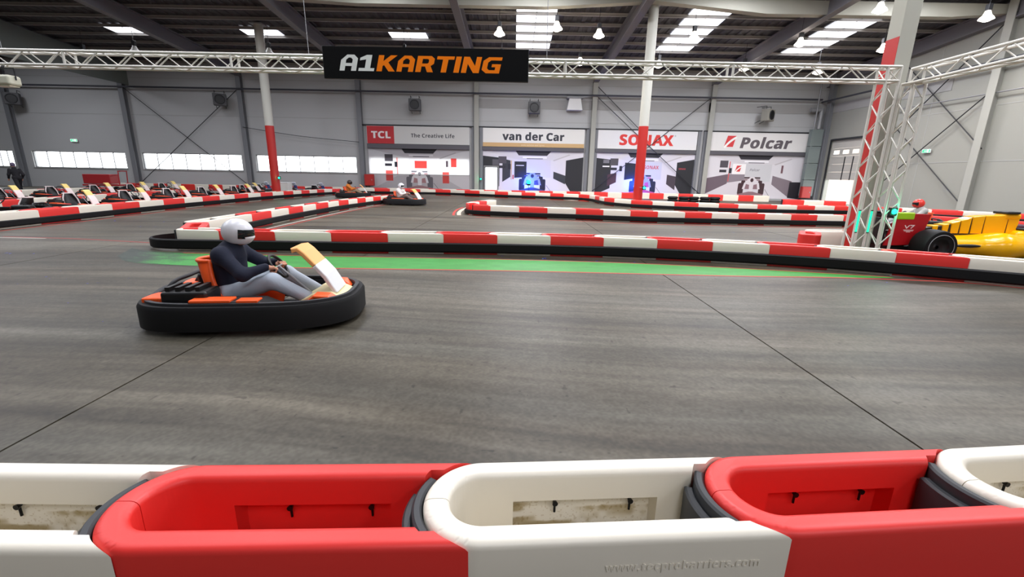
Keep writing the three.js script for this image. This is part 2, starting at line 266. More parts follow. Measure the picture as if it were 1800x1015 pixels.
// roof: corrugated deck, purlins, rafters, two haunched girders, roof lights
const RZ = -3, roofY = (z) => (z < RZ ? 9.0 + 0.067 * (z + 35) : 9.0 + 0.067 * (RZ + 35) - 0.067 * (z - RZ));
const lampMat = M('#ffffff', 0.4, { emissive: '#fff6ea', emissiveIntensity: 6 });
{
  const c = struct('ceiling'), deckM = M('#3a383b', 0.7), purM = M('#a3a09c', 0.6), rafM = M('#6e6c71', 0.55);
  const pos = [], quad = (A, B, C, D) => pos.push(...A, ...B, ...C, ...A, ...C, ...D);
  const prof = []; for (let x = X0 - 0.3; x < X1 + 0.3; x += 0.5) prof.push([x, 0.05], [x + 0.2, 0.05], [x + 0.25, 0], [x + 0.45, 0]); prof.push([X1 + 0.3, 0.05]);
  for (const [za, zb] of [[Z0 - 0.3, RZ], [RZ, Z1 + 0.3]]) for (let i = 0; i + 1 < prof.length; i++) {
    const [x0, h0] = prof[i], [x1, h1] = prof[i + 1];
    quad([x0, roofY(za) + h0, za], [x0, roofY(zb) + h0, zb], [x1, roofY(zb) + h1, zb], [x1, roofY(za) + h1, za]);
    quad([x0, roofY(za) + 0.25, za], [x1, roofY(za) + 0.25, za], [x1, roofY(zb) + 0.25, zb], [x0, roofY(zb) + 0.25, zb]);
  }
  const dg = new THREE.BufferGeometry(); dg.setAttribute('position', new THREE.Float32BufferAttribute(pos, 3)); dg.computeVertexNormals();
  obj('roof_deck', dg, deckM, c);
  const pg = fuse([bx(X0, X1, -0.15, -0.135, -0.04, 0.04), bx(X0, X1, -0.135, -0.01, -0.008, 0.008), bx(X0, X1, -0.02, -0.004, -0.04, 0.04)]);
  for (let z = -34.7; z < Z1; z += 1.32) same('purlin', pg, purM, c, 0, roofY(z), z);
  for (const x of [...colX, 22.8]) for (const [za, zb] of [[Z0, RZ], [RZ, Z1]]) {
    const g = fuse([bx(-0.18, 0.18, -0.9, -0.86, 0, 1), bx(-0.014, 0.014, -0.86, -0.18, 0, 1), bx(-0.18, 0.18, -0.2, -0.155, 0, 1)]), p = g.attributes.position;
    for (let i = 0; i < p.count; i++) { const z = za + (zb - za) * p.getZ(i); p.setXYZ(i, p.getX(i), p.getY(i) + roofY(z), z); } g.computeVertexNormals();
    same('rafter', g, rafM, c, x, 0, 0);
  }
  // tapered concrete girders across the hall, shallow over the poles and deep between them
  for (const gz of [-23.4, 2]) {
    const top = roofY(gz) - 0.17, deep = 0.47, s = new THREE.Shape(), xs = [[X0, 0.5], [-12.5, 0.25], [-7.5, deep], [1.3, deep], [6.53, 0.15], [11.6, deep + 0.12], [20.2, deep + 0.1], [X1, deep - 0.1]];
    s.moveTo(X0, top); for (const [x, d] of xs) s.lineTo(x, top - d); s.lineTo(X1, top);
    const g = new THREE.ExtrudeGeometry(s, { depth: 0.42, bevelEnabled: false }); g.translate(0, 0, gz - 0.21); obj('girder', g, mt.concrete, c);
  }
  // hanging bulkhead between the pit bay and the left bay
  const s = new THREE.Shape(); s.moveTo(-35, 7.4); s.lineTo(-8, 7.4); s.lineTo(-8, roofY(-8) - 0.27); s.lineTo(-35, roofY(-35) - 0.27);
  const g = new THREE.ExtrudeGeometry(s, { depth: 0.12, bevelEnabled: false }); g.rotateY(-Math.PI / 2); g.translate(-28.3, 0, 0); obj('bulkhead_panel', g, M('#6e7570', 0.8), c);
  // roof lights: translucent panes between the purlins, glowing with daylight; the unseen ones are added to balance the light
  const glow = M('#ffffff', 0.6, { emissive: '#f4f6ff', emissiveIntensity: 2.2 }); let n = 0;
  const roofLight = (x, za, zb, w = 2.1, la = za, lb = zb, f = 1) => {
    const o = struct('window_' + (6 + n++)), zs = []; for (let z = -34.7; z < Z1; z += 1.32) if (z > za - 0.66 && z < zb) zs.push(z);
    for (const z of zs) {
      const m = same('pane', fuse(bx(-w / 2, w / 2, -0.02, 0, 0.07, 1.25)), glow, o, x, roofY(z) - 0.012, z); m.rotation.x = z < RZ ? -0.067 : 0.067; m.castShadow = false;
    }
    obj('glazing_bar', [-w / 2, 0, w / 2].map((q) => bar(V(x + q, roofY(zs[0]) - 0.04, zs[0]), V(x + q, roofY(zs.at(-1) + 1.3) - 0.04, zs.at(-1) + 1.3), 0.015, 4)), mt.dark, o);
    const len = lb - la, L = new THREE.RectAreaLight('#f4f6ff', SKYLIGHT * f, w, len), zc = (la + lb) / 2; L.position.set(x, roofY(zc) - 0.3, zc); L.lookAt(x, 0, zc); scene.add(L);
  };
  for (const x of [1.0, 9.75, 17.6]) { roofLight(x, -30.2, -24.3, 2.1, -30, -26, 1.2); roofLight(x, -22.4, -17.5, 2.1, -21.5, -17.5, 2.5); roofLight(x, -9.6, -5.4, 2.1, -9.6, -5.4, 2.2); roofLight(x, -3.6, -1.2, 2.1, -3.6, -1.2, 0.35); roofLight(x, 6, 9.6, 2.1, 6, 9.6, 1.5); }  // only the first of each bay is in view; the others are added light
  for (const x of [-33.2]) roofLight(x, -29.9, -26, 2.2);  // unseen behind the bulkhead, added to brighten the left end
  for (const x of [-6.35, -14.95, -22.8]) { roofLight(x, -29.9, -28.2, 2.2, -29.9, -28.2, 0.6); roofLight(x, -22, -18); roofLight(x, -13, -8); roofLight(x, -6.4, -1.4, 2.1, -6.4, -1.4, 0.68); }  // after the first of each bay, unseen panes added to light the floor
}

// ---------------------------------------------------------------- barrier blocks: open-topped plastic modules, a rounded end nesting in the forked end of the next
const BR = 0.215;
function blockParts(H, L, seg, fine) {
  const R = BR, t = 0.095, ri = R - t, ro = R + 0.004, rn = R + 0.042, arc = (r, a0, a1, cx = 0, n = seg) => { const o = []; for (let i = 0; i <= n; i++) { const a = a0 + (a1 - a0) * i / n; o.push([cx + r * Math.cos(a), r * Math.sin(a)]); } return o; };
  const xc = (r, s) => L - Math.sqrt(r * r - s * s), hp = Math.PI / 2, sk = 0.155, n2 = Math.max(2, seg >> 2);
  const armEnd = (sg, d) => { const o = []; for (let i = 0; i <= n2; i++) { const s = R - d - (R - d - sk) * i / n2; o.push([xc(ro, s), sg * s]); } for (let i = 0; i <= n2; i++) { const s = sk - (sk - ri - d) * i / n2; o.push([xc(rn, s), sg * s]); } return o; };
  const outer = (inner, d = 0) => [...arc(R - d, hp, 3 * hp), ...armEnd(-1, d), ...inner, ...armEnd(1, d).reverse()];
  const innerTop = (d) => arc(ri + d, 3 * hp, hp);
  const q = R - 0.02, xr = L - 0.36, innerLow = [[xr, -ri], [xr, -q], [0.12, -q], [0.12, -ri], ...arc(ri, 3 * hp, hp), [0.12, ri], [0.12, q], [xr, q], [xr, ri]];
  const up = H - 0.125, top = fine ? [[up, 0], [H - 0.026, 0], [H - 0.017, 0.002], [H - 0.009, 0.0075], [H - 0.003, 0.016], [H, 0.028]] : [[up, 0], [H - 0.02, 0], [H - 0.005, 0.006], [H, 0.022]];
  const cut = (r) => Math.asin((fine ? 0.0016 : 0) / r), half = (sg, d) => (sg < 0 ? [...arc(R - d, Math.PI + cut(R - d), 3 * hp), ...armEnd(-1, d), ...arc(ri + d, 3 * hp, Math.PI + cut(ri + d))] : [...arc(R - d, hp, Math.PI - cut(R - d)), ...arc(ri + d, Math.PI - cut(ri + d), hp), ...armEnd(1, d).reverse()]);
  const rim = fine ? [-1, 1].map((sg) => loft(top.map(([h, d]) => [h, half(sg, d)]), 0.8)) : [loft(top.map(([h, d]) => [h, outer(innerTop(d), d)]), 0.8)];   // near blocks: two half rims parted by a narrow mould groove
  const body = [...rim, prism(outer(innerLow), [[0, 0], [up, 0]], 0.7)];
  const lin = (r0, r1, y0, y1, lim) => { const a0 = Math.PI - Math.asin(lim / r1), a1 = Math.PI + Math.asin(lim / r1); return prism([...arc(r1, a0, a1), ...arc(r0, a1, a0)], fine ? [[y0, 0], [y1 - 0.008, 0], [y1, 0.008]] : [[y0, 0], [y1, 0]], 0.5); };
  const liner = fine ? [lin(R + 0.005, R + 0.04, 0.02, H - 0.018, 0.15), lin(R + 0.04, R + 0.075, 0.02, H - 0.06, 0.112)] : [lin(R + 0.005, R + 0.04, 0.02, H - 0.018, 0.15)];
  const cav = prism([[xr + 0.16, -ri + 0.003], [xr + 0.16, ri - 0.003], [0, ri - 0.003], ...arc(ri - 0.003, hp, 3 * hp).slice(1, -1), [0, -ri + 0.003]].reverse(), [[0.02, 0], [0.07, 0]], 0.5);
  const out = { body: fuse(body), liner: fuse(liner), cav: fuse(cav) };
  if (fine) {
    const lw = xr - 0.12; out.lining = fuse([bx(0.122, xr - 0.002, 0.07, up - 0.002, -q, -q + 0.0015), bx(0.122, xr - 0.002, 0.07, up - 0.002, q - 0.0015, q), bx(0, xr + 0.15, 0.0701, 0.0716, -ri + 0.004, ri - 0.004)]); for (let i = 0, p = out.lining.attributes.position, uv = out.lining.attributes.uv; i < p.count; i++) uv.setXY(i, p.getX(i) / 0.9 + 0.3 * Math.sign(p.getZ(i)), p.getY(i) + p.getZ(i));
    const head = new THREE.CylinderGeometry(0.012, 0.007, 0.02, 10); head.rotateX(hp); const shank = new THREE.CylinderGeometry(0.005, 0.005, 0.05, 8); shank.translate(0, -0.022, 0);
    head.translate(0, 0, 0.012); shank.translate(0, 0, 0.01); out.bolt = fuse([head, shank]);
  }
  return out;
}
// dried dirt lying in the wells of the nearest blocks: streaks and blotches of brown dust, partly painted in as recess shade
const grimeShade = (r, g, b, lo) => M('#ffffff', 0.9, { map: (() => { const n1 = lattice(5, 40), n2 = lattice(30, 26), n3 = lattice(120, 120); return dataTex(512, (u, v) => { const k = Math.min(0.92, 0.8 * THREE.MathUtils.smoothstep(0.75 * n1(u, v) + 0.25 * n2(u, v), lo, lo + 0.3) + (n3(u, v) > 0.8 ? 0.25 : 0)), d = [158, 138, 96]; return [r, g, b].map((c, i) => c * (1 - k) + d[i] * k); }); })() });
const grimeShadeM = { white: grimeShade(230, 223, 207, 0.45) };
const LB = 1.05, blockMats = { red: mt.red, white: mt.white };
function blockThing(parts, color, H, L) {
  const o = new THREE.Group(), b = blockMats[color];
  same('body', parts.body, b, o); same('joint_liner', parts.liner, mt.liner, o).userData.label = 'black rubber joint liner'; same('cavity_floor', parts.cav, b, o);
  if (parts.lining && color === 'white') same('well_lining', parts.lining, grimeShadeM[color], o).userData.label = 'inside of the well with dried brown dirt and painted shade';
  if (parts.bolt) { for (const x of [0.3, 0.62]) same('bolt', parts.bolt, mt.bolt, o, x, H - 0.185, -(BR - 0.024)); }
  return o;
}
const far = blockParts(0.4, LB, 8, false), nearP = blockParts(0.42, 1.07, 40, true);
const protoBlock = { red: blockThing(far, 'red'), white: blockThing(far, 'white') };
function placeBlock(proto, a, b, L, label, group, hScale = 1) {
  const o = proto.clone(); o.name = numbered('barrier_block'); scene.add(o);
  o.position.set(a[0], 0, a[1]); o.rotation.y = Math.atan2(-(b[1] - a[1]), b[0] - a[0]); o.scale.set(Math.hypot(b[0] - a[0], b[1] - a[1]) / L, hScale, 1);
  o.userData = { label, category: 'barrier' }; if (group) o.userData.group = group; return o;
}
function endBlock(x, z, turn, len, label) {                          // closed block with a narrow slot in its top
  const rr = (w, h, r) => { const p = [[w, h], [-w, h], [-w, -h], [w, -h]], o = []; p.forEach(([a, b], i) => { for (let k = 0; k <= 5; k++) { const t = i * Math.PI / 2 + k / 5 * Math.PI / 2; o.push(new THREE.Vector2(a - Math.sign(a) * r + Math.cos(t) * r, b - Math.sign(b) * r + Math.sin(t) * r)); } }); return o; };
  const s = new THREE.Shape(rr(len / 2, BR, 0.14)); s.holes.push(new THREE.Path(rr(len / 2 - 0.2, 0.085, 0.04)));
  const g = new THREE.ExtrudeGeometry(s, { depth: 0.36, bevelEnabled: true, bevelSize: 0.02, bevelThickness: 0.02, bevelSegments: 2, bevelOffset: -0.02 }); g.rotateX(-Math.PI / 2); g.translate(0, 0.02, 0);
  const o = thing('barrier_block', label, 'barrier', [x, 0, z], turn); obj('body', g, mt.red, o); obj('cavity_floor', bx(-len / 2 + 0.19, len / 2 - 0.19, 0.02, 0.08, -0.1, 0.1), mt.rubber, o).userData.label = 'slot bottom coloured black as shade';  // black bottom stands in for the shade deep in the slot
}
// joints are the top front edge of a row; the centre line lies half a block behind it
function centre(F, d = BR) { return F.map((p, i) => { const a = F[Math.max(0, i - 1)], b = F[Math.min(F.length - 1, i + 1)], l = Math.hypot(b[0] - a[0], b[1] - a[1]); return [p[0] + (b[1] - a[1]) / l * d, p[1] - (b[0] - a[0]) / l * d]; }); }
function row(F, first, label, o = {}) {
  const C = centre(F); let col = first; const cnt = { red: 0, white: 0 };
  for (let i = 0; i + 1 < C.length; i++) {
    placeBlock(protoBlock[col], C[i], C[i + 1], LB, label(ordinal[cnt[col]++], col), o.group, o.h ?? 1);
    col = o.same?.includes(i) ? col : col === 'red' ? 'white' : 'red';
  }
  return C;
}
function band(F, label, o = {}) {
  const path = smooth(o.raw ? F : F.map((p) => p), o.n ?? F.length * 4), d = o.d ?? 0.02, y0 = o.y0 ?? 0.05, y1 = o.y1 ?? 0.205;
  tag(obj('bumper_band', sweep(path, [[d, y0], [d + 0.03, y0 - 0.008], [d + 0.05, y0 + 0.02], [d + 0.05, y1 - 0.02], [d + 0.03, y1], [d, y1]]), mt.rubber), label, 'bumper');
}
// nearest row, filling the bottom of the picture
{
  const P = [[-2.25, -1.305], [-1.17, -1.318], [-0.09, -1.365], [0.97, -1.44], [1.99, -1.53], [3.0, -1.64]], cols = ['white', 'red', 'white', 'red', 'white'];
  const labels = ['white barrier block cut off by the left picture edge in the nearest row', 'red open-topped barrier block at lower left, nearest row, dark joint liner at its rounded end',
    'white open-topped barrier block in the middle of the nearest row, raised lettering', 'red open-topped barrier block at lower right in the nearest row', 'white barrier block cut off by the right picture edge in the nearest row'];
  const protos = { red: blockThing(nearP, 'red', 0.42), white: blockThing(nearP, 'white', 0.42) };
  const font = await new FontLoader().loadAsync('fonts/droid/droid_sans_bold.typeface.json');
  cols.forEach((c, i) => {
    const o = placeBlock(protos[c], P[i], P[i + 1], 1.07, labels[i], 'large barrier blocks of the nearest row');
    if (i === 2) {
      const tg = new TextGeometry('www.tecprobarriers.com', { font, size: 0.032, depth: 0.0045, curveSegments: 4, bevelEnabled: false }); tg.computeBoundingBox(); const w = tg.boundingBox.max.x; tg.scale(0.53 / w, 1, 1); tg.translate(0.4, 0.42 - 0.125, BR - 0.0012);
      obj('raised_lettering', tg, mt.white, o).userData.label = 'raised web address';
    }
  });
}
// long row behind the green strip
{
  const F = [[-6.47, -8.58], [-5.67, -8.57], [-4.58, -8.58], [-3.5, -8.61], [-2.41, -8.66], [-1.33, -8.71], [-0.27, -8.73], [0.78, -8.71], [1.81, -8.64], [2.82, -8.51], [3.81, -8.33], [4.75, -8.1], [5.66, -7.8], [6.52, -7.43], [7.35, -7.01], [8.15, -6.58], [8.9, -6.12], [9.65, -5.62], [10.4, -5.1]];
  row(F, 'white', (n, c) => `${n} ${c} block from the left end of the long barrier row behind the green strip`);
  // one bumper band runs along this row and loops round its pointed left end
  const back = [[-7.0, -10.1], [-7.03, -11.05], [-7.06, -12.1], [-7.12, -13.2], [-7.15, -14.3], [-7.16, -15.3], [-7.15, -16.3], [-7.13, -17.35], [-7.09, -18.3], [-7.02, -19.2], [-6.93, -20.05], [-6.84, -20.9], [-6.74, -21.7], [-6.6, -22.5], [-6.45, -23.3], [-6.27, -24.1]];
  band([[-7.1, -9.35], [-7.22, -9.1], [-7.2, -8.85], [-7.02, -8.64], [-6.7, -8.55], [-6.2, -8.55], ...F.slice(1)], 'black bumper band along the long barrier row, looped round its left end', { n: 140, y0: 0.045, y1: 0.225 });
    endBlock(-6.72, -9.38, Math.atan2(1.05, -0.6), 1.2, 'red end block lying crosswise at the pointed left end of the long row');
  row(back, 'white', (n, c) => `${n} ${c} block from the pointed end along the barrier row running back behind the driver`, { same: [0] });
  band(back, 'black bumper band on the barrier row that runs back behind the driver');
}
{ // middle row at the right with a hooked left end
  const F = [[-1.5, -17.3], [-0.83, -17.0], [0.26, -16.7], [1.29, -16.5], [2.3, -16.33], [3.26, -16.08], [4.18, -15.85], [5.1, -15.7], [6.02, -15.64], [6.94, -15.61], [7.86, -15.58], [8.76, -15.56], [9.66, -15.55], [10.56, -15.54], [11.47, -15.54], [12.4, -15.55], [13.3, -15.6]];
  row(F, 'red', (n, c) => `${n} ${c} block from the left end of the barrier row in mid-hall`);
  band([[-1.9, -18.3], [-1.86, -17.75], [-1.55, -17.34], ...F.slice(1)], 'black bumper band along the barrier row in mid-hall', { n: 90 });
  row([[-1.2, -21.0], [-1.6, -20.2], [-1.88, -19.3], [-1.95, -18.4], [-1.75, -17.6]], 'white', (n, c) => `${n} ${c} block from the far end of the hooked tip of the mid-hall row`);
}
{ // row winding from the left back round to the right
  const F = [[-11.2, -33.0], [-10.1, -33.05], [-9, -33.1], [-7.9, -33.15], [-6.8, -33.2], [-5.7, -33.2], [-4.58, -33.0], [-3.48, -32.5], [-2.38, -32.0], [-1.27, -31.45], [-0.35, -31.05], [0.57, -30.75], [1.49, -30.5], [2.46, -30.2], [3.31, -29.85], [4.2, -29.3], [4.75, -28.4], [4.92, -27.4], [5.0, -26.4], [5.1, -25.4], [5.45, -24.3], [6.12, -23.3], [7.02, -22.65], [7.95, -22.15], [8.98, -21.8], [9.85, -21.55], [10.7, -21.4], [11.56, -21.3], [12.46, -21.27], [13.4, -21.27], [14.24, -21.27], [15.17, -21.28], [16.1, -21.3], [17.0, -21.2], [17.85, -20.7], [18.6, -20.0], [19.3, -19.3], [20.0, -18.5], [20.7, -17.6]];
  row(F, 'white', (n, c) => `${n} ${c} block counted from the left along the winding barrier row before the posters`);
  band(F, 'black bumper band along the winding barrier row before the sponsor posters', { n: 160 });
}
{ // pit side row on the left
  const F = [[-12.7, -9.8], [-12.75, -11.0], [-12.82, -12.1], [-12.92, -13.35], [-13.03, -14.6], [-13.13, -15.8], [-13.2, -17.0], [-13.24, -18.15], [-13.26, -19.25], [-13.27, -20.4], [-13.27, -21.5], [-13.26, -22.6], [-13.22, -23.65], [-13.14, -24.7], [-13.05, -25.7], [-12.94, -26.6], [-12.83, -27.4], [-12.7, -28.2], [-12.57, -29], [-12.45, -29.8], [-12.25, -30.6], [-11.95, -31.4]];
  row(F, 'red', (n, c) => `${n} ${c} block from the left picture edge in the barrier row beside the parked karts`);
  band(F, 'black bumper band along the barrier row beside the parked karts', { n: 90 });
  row([[-16.9, -12.6], [-16.95, -13.8], [-17.05, -15], [-17.3, -16.2], [-17.55, -17.5], [-17.8, -18.75], [-18.0, -20], [-18.15, -21.2], [-18.3, -22.4], [-18.4, -23.6], [-18.5, -24.8], [-18.6, -26]], 'red', (n, c) => `${n} ${c} block from the left in the barrier row between the two kart lines`);
  row([[-23.5, -18], [-23.6, -19.3], [-23.7, -20.6], [-23.8, -21.9], [-23.9, -23.2], [-24, -24.5], [-24.1, -25.8], [-24.2, -27.1]], 'red', (n, c) => `${n} ${c} block from the left in the barrier row behind the second kart line`);
}
{ // row along the foot of the back wall
  const F = []; for (let x = -30; x < 18.6; x += 1.03) F.push([x, -33.95 + (x > 10 ? (x - 10) * 0.16 : 0)]);
  row(F, 'white', (n, c) => `${n} ${c} block counted from the left in the row along the back wall`, { h: 1.05 });
  row([[14.1, -16.9], [14.75, -16.1], [15.4, -15.25], [16.0, -14.35], [16.6, -13.45], [17.2, -12.55]], 'white', (n, c) => `${n} ${c} block from the left of the short row behind the yellow racing car`);
  row([[16.6, -27.6], [17.5, -27.2], [18.4, -26.8], [19.3, -26.2]], 'red', (n, c) => `${n} ${c} block of the short row at the far right below the grey door`);
  const S = [[6.6, -9.75], [7.2, -10.62], [8.2, -10.7], [9.0, -10.9], [10.0, -11.2]], sl = ['red end block with a dark slot standing left of the truss tower', 'white block next to the red end block left of the truss tower', 'red block behind the concrete column, low at its foot', 'white block behind the rear wing of the racing car'];
  for (let i = 1; i < 4; i++) placeBlock(protoBlock[i % 2 ? 'white' : 'red'], S[i], S[i + 1], LB, sl[i]);
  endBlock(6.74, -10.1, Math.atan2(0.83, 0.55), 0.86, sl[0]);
}

// ---------------------------------------------------------------- poles, column, trusses, sign
for (const [x, label, pz] of [[-14.3, 'tall white roof pole with a red lower half by the windows, left', -27.3], [6.53, 'tall white roof pole with a red lower half in front of the red lettered board', -23.9]]) {
  const p = thing('roof_pole', label, 'pole', [x, 0, pz]), r = 0.235, t = roofY(pz) - 0.16;
  obj('shaft', new THREE.CylinderGeometry(r, r, t - 4.05, 24).translate(0, (t + 4.05) / 2, 0), mt.poleWhite, p);
  obj('painted_base', new THREE.CylinderGeometry(r + 0.004, r + 0.004, 4.05, 24).translate(0, 2.025, 0), mt.paintRed, p).userData.label = 'red painted lower half';
  obj('base_plate', rb(-0.35, 0.35, 0, 0.03, -0.35, 0.35, 0.01), mt.steel, p);
  obj('head_plate', rb(-0.35, 0.35, t - 0.04, t, -0.35, 0.35, 0.01), mt.steel, p);
}
{
  const p = thing('concrete_column', 'square grey concrete column with a red panel on its left face', 'column', [7.13, 0, -9.17]);
  obj('shaft', rb(-0.145, 0.145, 0, 10.6, -0.16, 0.16, 0.012), mt.concrete, p);
  obj('painted_panel', bx(-0.152, -0.1445, 0, 4.13, -0.155, 0.155), mt.paintRed, p).userData.label = 'red painted panel';
}
function truss(o, len, w, step = 0.29, plate = 2.9) {           // a box truss along local x
  const h = w / 2, r = 0.024;
  for (const [y, z] of [[-h, -h], [-h, h], [h, -h], [h, h]]) obj('chord', bar(V(0, y, z), V(len, y, z), r, 8), mt.alu, o);
  const n = Math.max(2, Math.round(len / step)), d = len / n, geo = {};
  for (let f = 0; f < 4; f++) for (const k of [0, 1]) {
    const P = (u, e) => (f === 0 ? V(u, e * h, h) : f === 1 ? V(u, e * h, -h) : f === 2 ? V(u, h, e * h) : V(u, -h, e * h)), s = k ? 1 : -1;
    geo[f + '' + k] = bar(P(0.02, s), P(d - 0.02, -s), 0.011, 5);
  }
  for (let i = 0; i < n; i++) for (let f = 0; f < 4; f++) same('brace', geo[f + '' + ((i + (f & 1)) & 1)], mt.alu, o, i * d, 0, 0);
  const frame = fuse([[-h, -h, -h, h], [h, -h, h, h], [-h, -h, h, -h], [-h, h, h, h]].map(([a, b, c, e]) => bar(V(0, a, b), V(0, c, e), 0.022, 6)));
  for (let x = 0; x <= len + 0.01; x += len / Math.max(1, Math.round(len / plate))) same('end_frame', frame, mt.alu, o, x, 0, 0);
  return o;
}
truss(thing('lighting_truss', 'long silver truss spanning the hall and carrying the black sign', 'truss', [-11.1, 3.43, -8.8]), 17.98, 0.235, 0.33, 3.05);
const tw = truss(thing('truss_tower', 'upright silver truss in front of the red column panel', 'truss', [6.76, 0, -8.8]), 3.55, 0.235); tw.rotation.z = Math.PI / 2;
const tw2 = truss(thing('truss_tower', 'upright silver truss just right of the grey concrete column', 'truss', [7.26, 0, -8.8]), 3.3, 0.24); tw2.rotation.z = Math.PI / 2;
truss(thing('lighting_truss', 'silver truss running from the column towards the upper right corner', 'truss', [7.2, 3.4, -8.7], -Math.PI / 2), 9.5, 0.235, 0.33);
for (const [x, z, l] of [[-3.75, -8.8, 'thin steel wire rising from the truss left of the black sign'], [0.55, -8.8, 'thin steel wire rising from the truss right of the black sign'], [7.2, -4.2, 'thin steel wire holding the truss at the upper right'], [-9.3, -8.8, 'thin steel wire above the floodlight at the left end of the truss']]) tag(obj('hanging_wire', bar(V(x, 3.55, z), V(x - 0.1, roofY(z) - 0.3, z), 0.006, 5), mt.steel), l, 'wire');
{ // lettering of the sign, drawn as angular italic shapes
  const W = 2048, H = 300, tex = canvasTex(W, H, (c) => {
    c.fillStyle = '#060607'; c.fillRect(0, 0, W, H); c.setTransform(1, 0, -0.24, 1, 190, 75);
    const hgt = 150, L = {
      A: [104, [[0, 150], [0, 50], [34, 0], [78, 0], [104, 34], [104, 150], [72, 150], [72, 106], [32, 106], [32, 150]], [[32, 78], [72, 78], [72, 44], [60, 28], [46, 28], [32, 48]]],
      1: [96, [[0, 28], [38, 0], [72, 0], [72, 122], [98, 122], [98, 150], [0, 150], [0, 122], [38, 122], [38, 42], [0, 52]]],
      K: [112, [[0, 0], [34, 0], [34, 54], [74, 0], [116, 0], [66, 66], [116, 150], [76, 150], [42, 92], [34, 100], [34, 150], [0, 150]]],
      R: [108, [[0, 0], [86, 0], [108, 24], [108, 72], [90, 92], [112, 150], [74, 150], [56, 98], [34, 98], [34, 150], [0, 150]], [[34, 70], [66, 70], [74, 62], [74, 36], [66, 28], [34, 28]]],
      T: [104, [[0, 0], [108, 0], [108, 30], [72, 30], [72, 150], [38, 150], [38, 30], [0, 30]]],
      I: [34, [[0, 0], [34, 0], [34, 150], [0, 150]]],
      N: [112, [[0, 0], [36, 0], [80, 84], [80, 0], [112, 0], [112, 150], [76, 150], [32, 66], [32, 150], [0, 150]]],
      G: [112, [[30, 0], [114, 0], [114, 30], [48, 30], [32, 50], [32, 104], [46, 120], [82, 120], [82, 92], [58, 92], [58, 64], [114, 64], [114, 150], [30, 150], [0, 118], [0, 34]]],
    };
    let x = 0; const word = 'A1KARTING';
    for (let i = 0; i < word.length; i++) {
      const [w, ...polys] = L[word[i]]; c.fillStyle = i < 2 ? '#dcdfda' : '#f47c0a'; c.beginPath();
      for (const p of polys) { p.forEach(([a, b], k) => (k ? c.lineTo(x + a * 1.6, b) : c.moveTo(x + a * 1.6, b))); c.closePath(); }
      c.fill('evenodd'); x += w * 1.6 + (word[i] === '1' ? 28 : 22);
    }
  });
  const p = thing('hanging_sign', 'black start sign with white and orange racing letters on the truss', 'sign', [-1.6, 3.42, -8.62]);
  obj('panel', rb(-1.82, 1.82, -0.265, 0.265, -0.035, 0.035, 0.006), mt.black, p);
  const f = new THREE.PlaneGeometry(3.62, 0.525); f.translate(0, 0, 0.0365); obj('face', f, new THREE.MeshPhysicalMaterial({ map: tex, roughness: 0.8, specularIntensity: 0.3 }), p).userData.label = 'printed sign face';
  obj('clamp', [-1.4, -0.5, 0.5, 1.4].map((x) => rb(x - 0.03, x + 0.03, -0.15, 0.15, -0.09, -0.035, 0.005)), mt.steel, p);
}
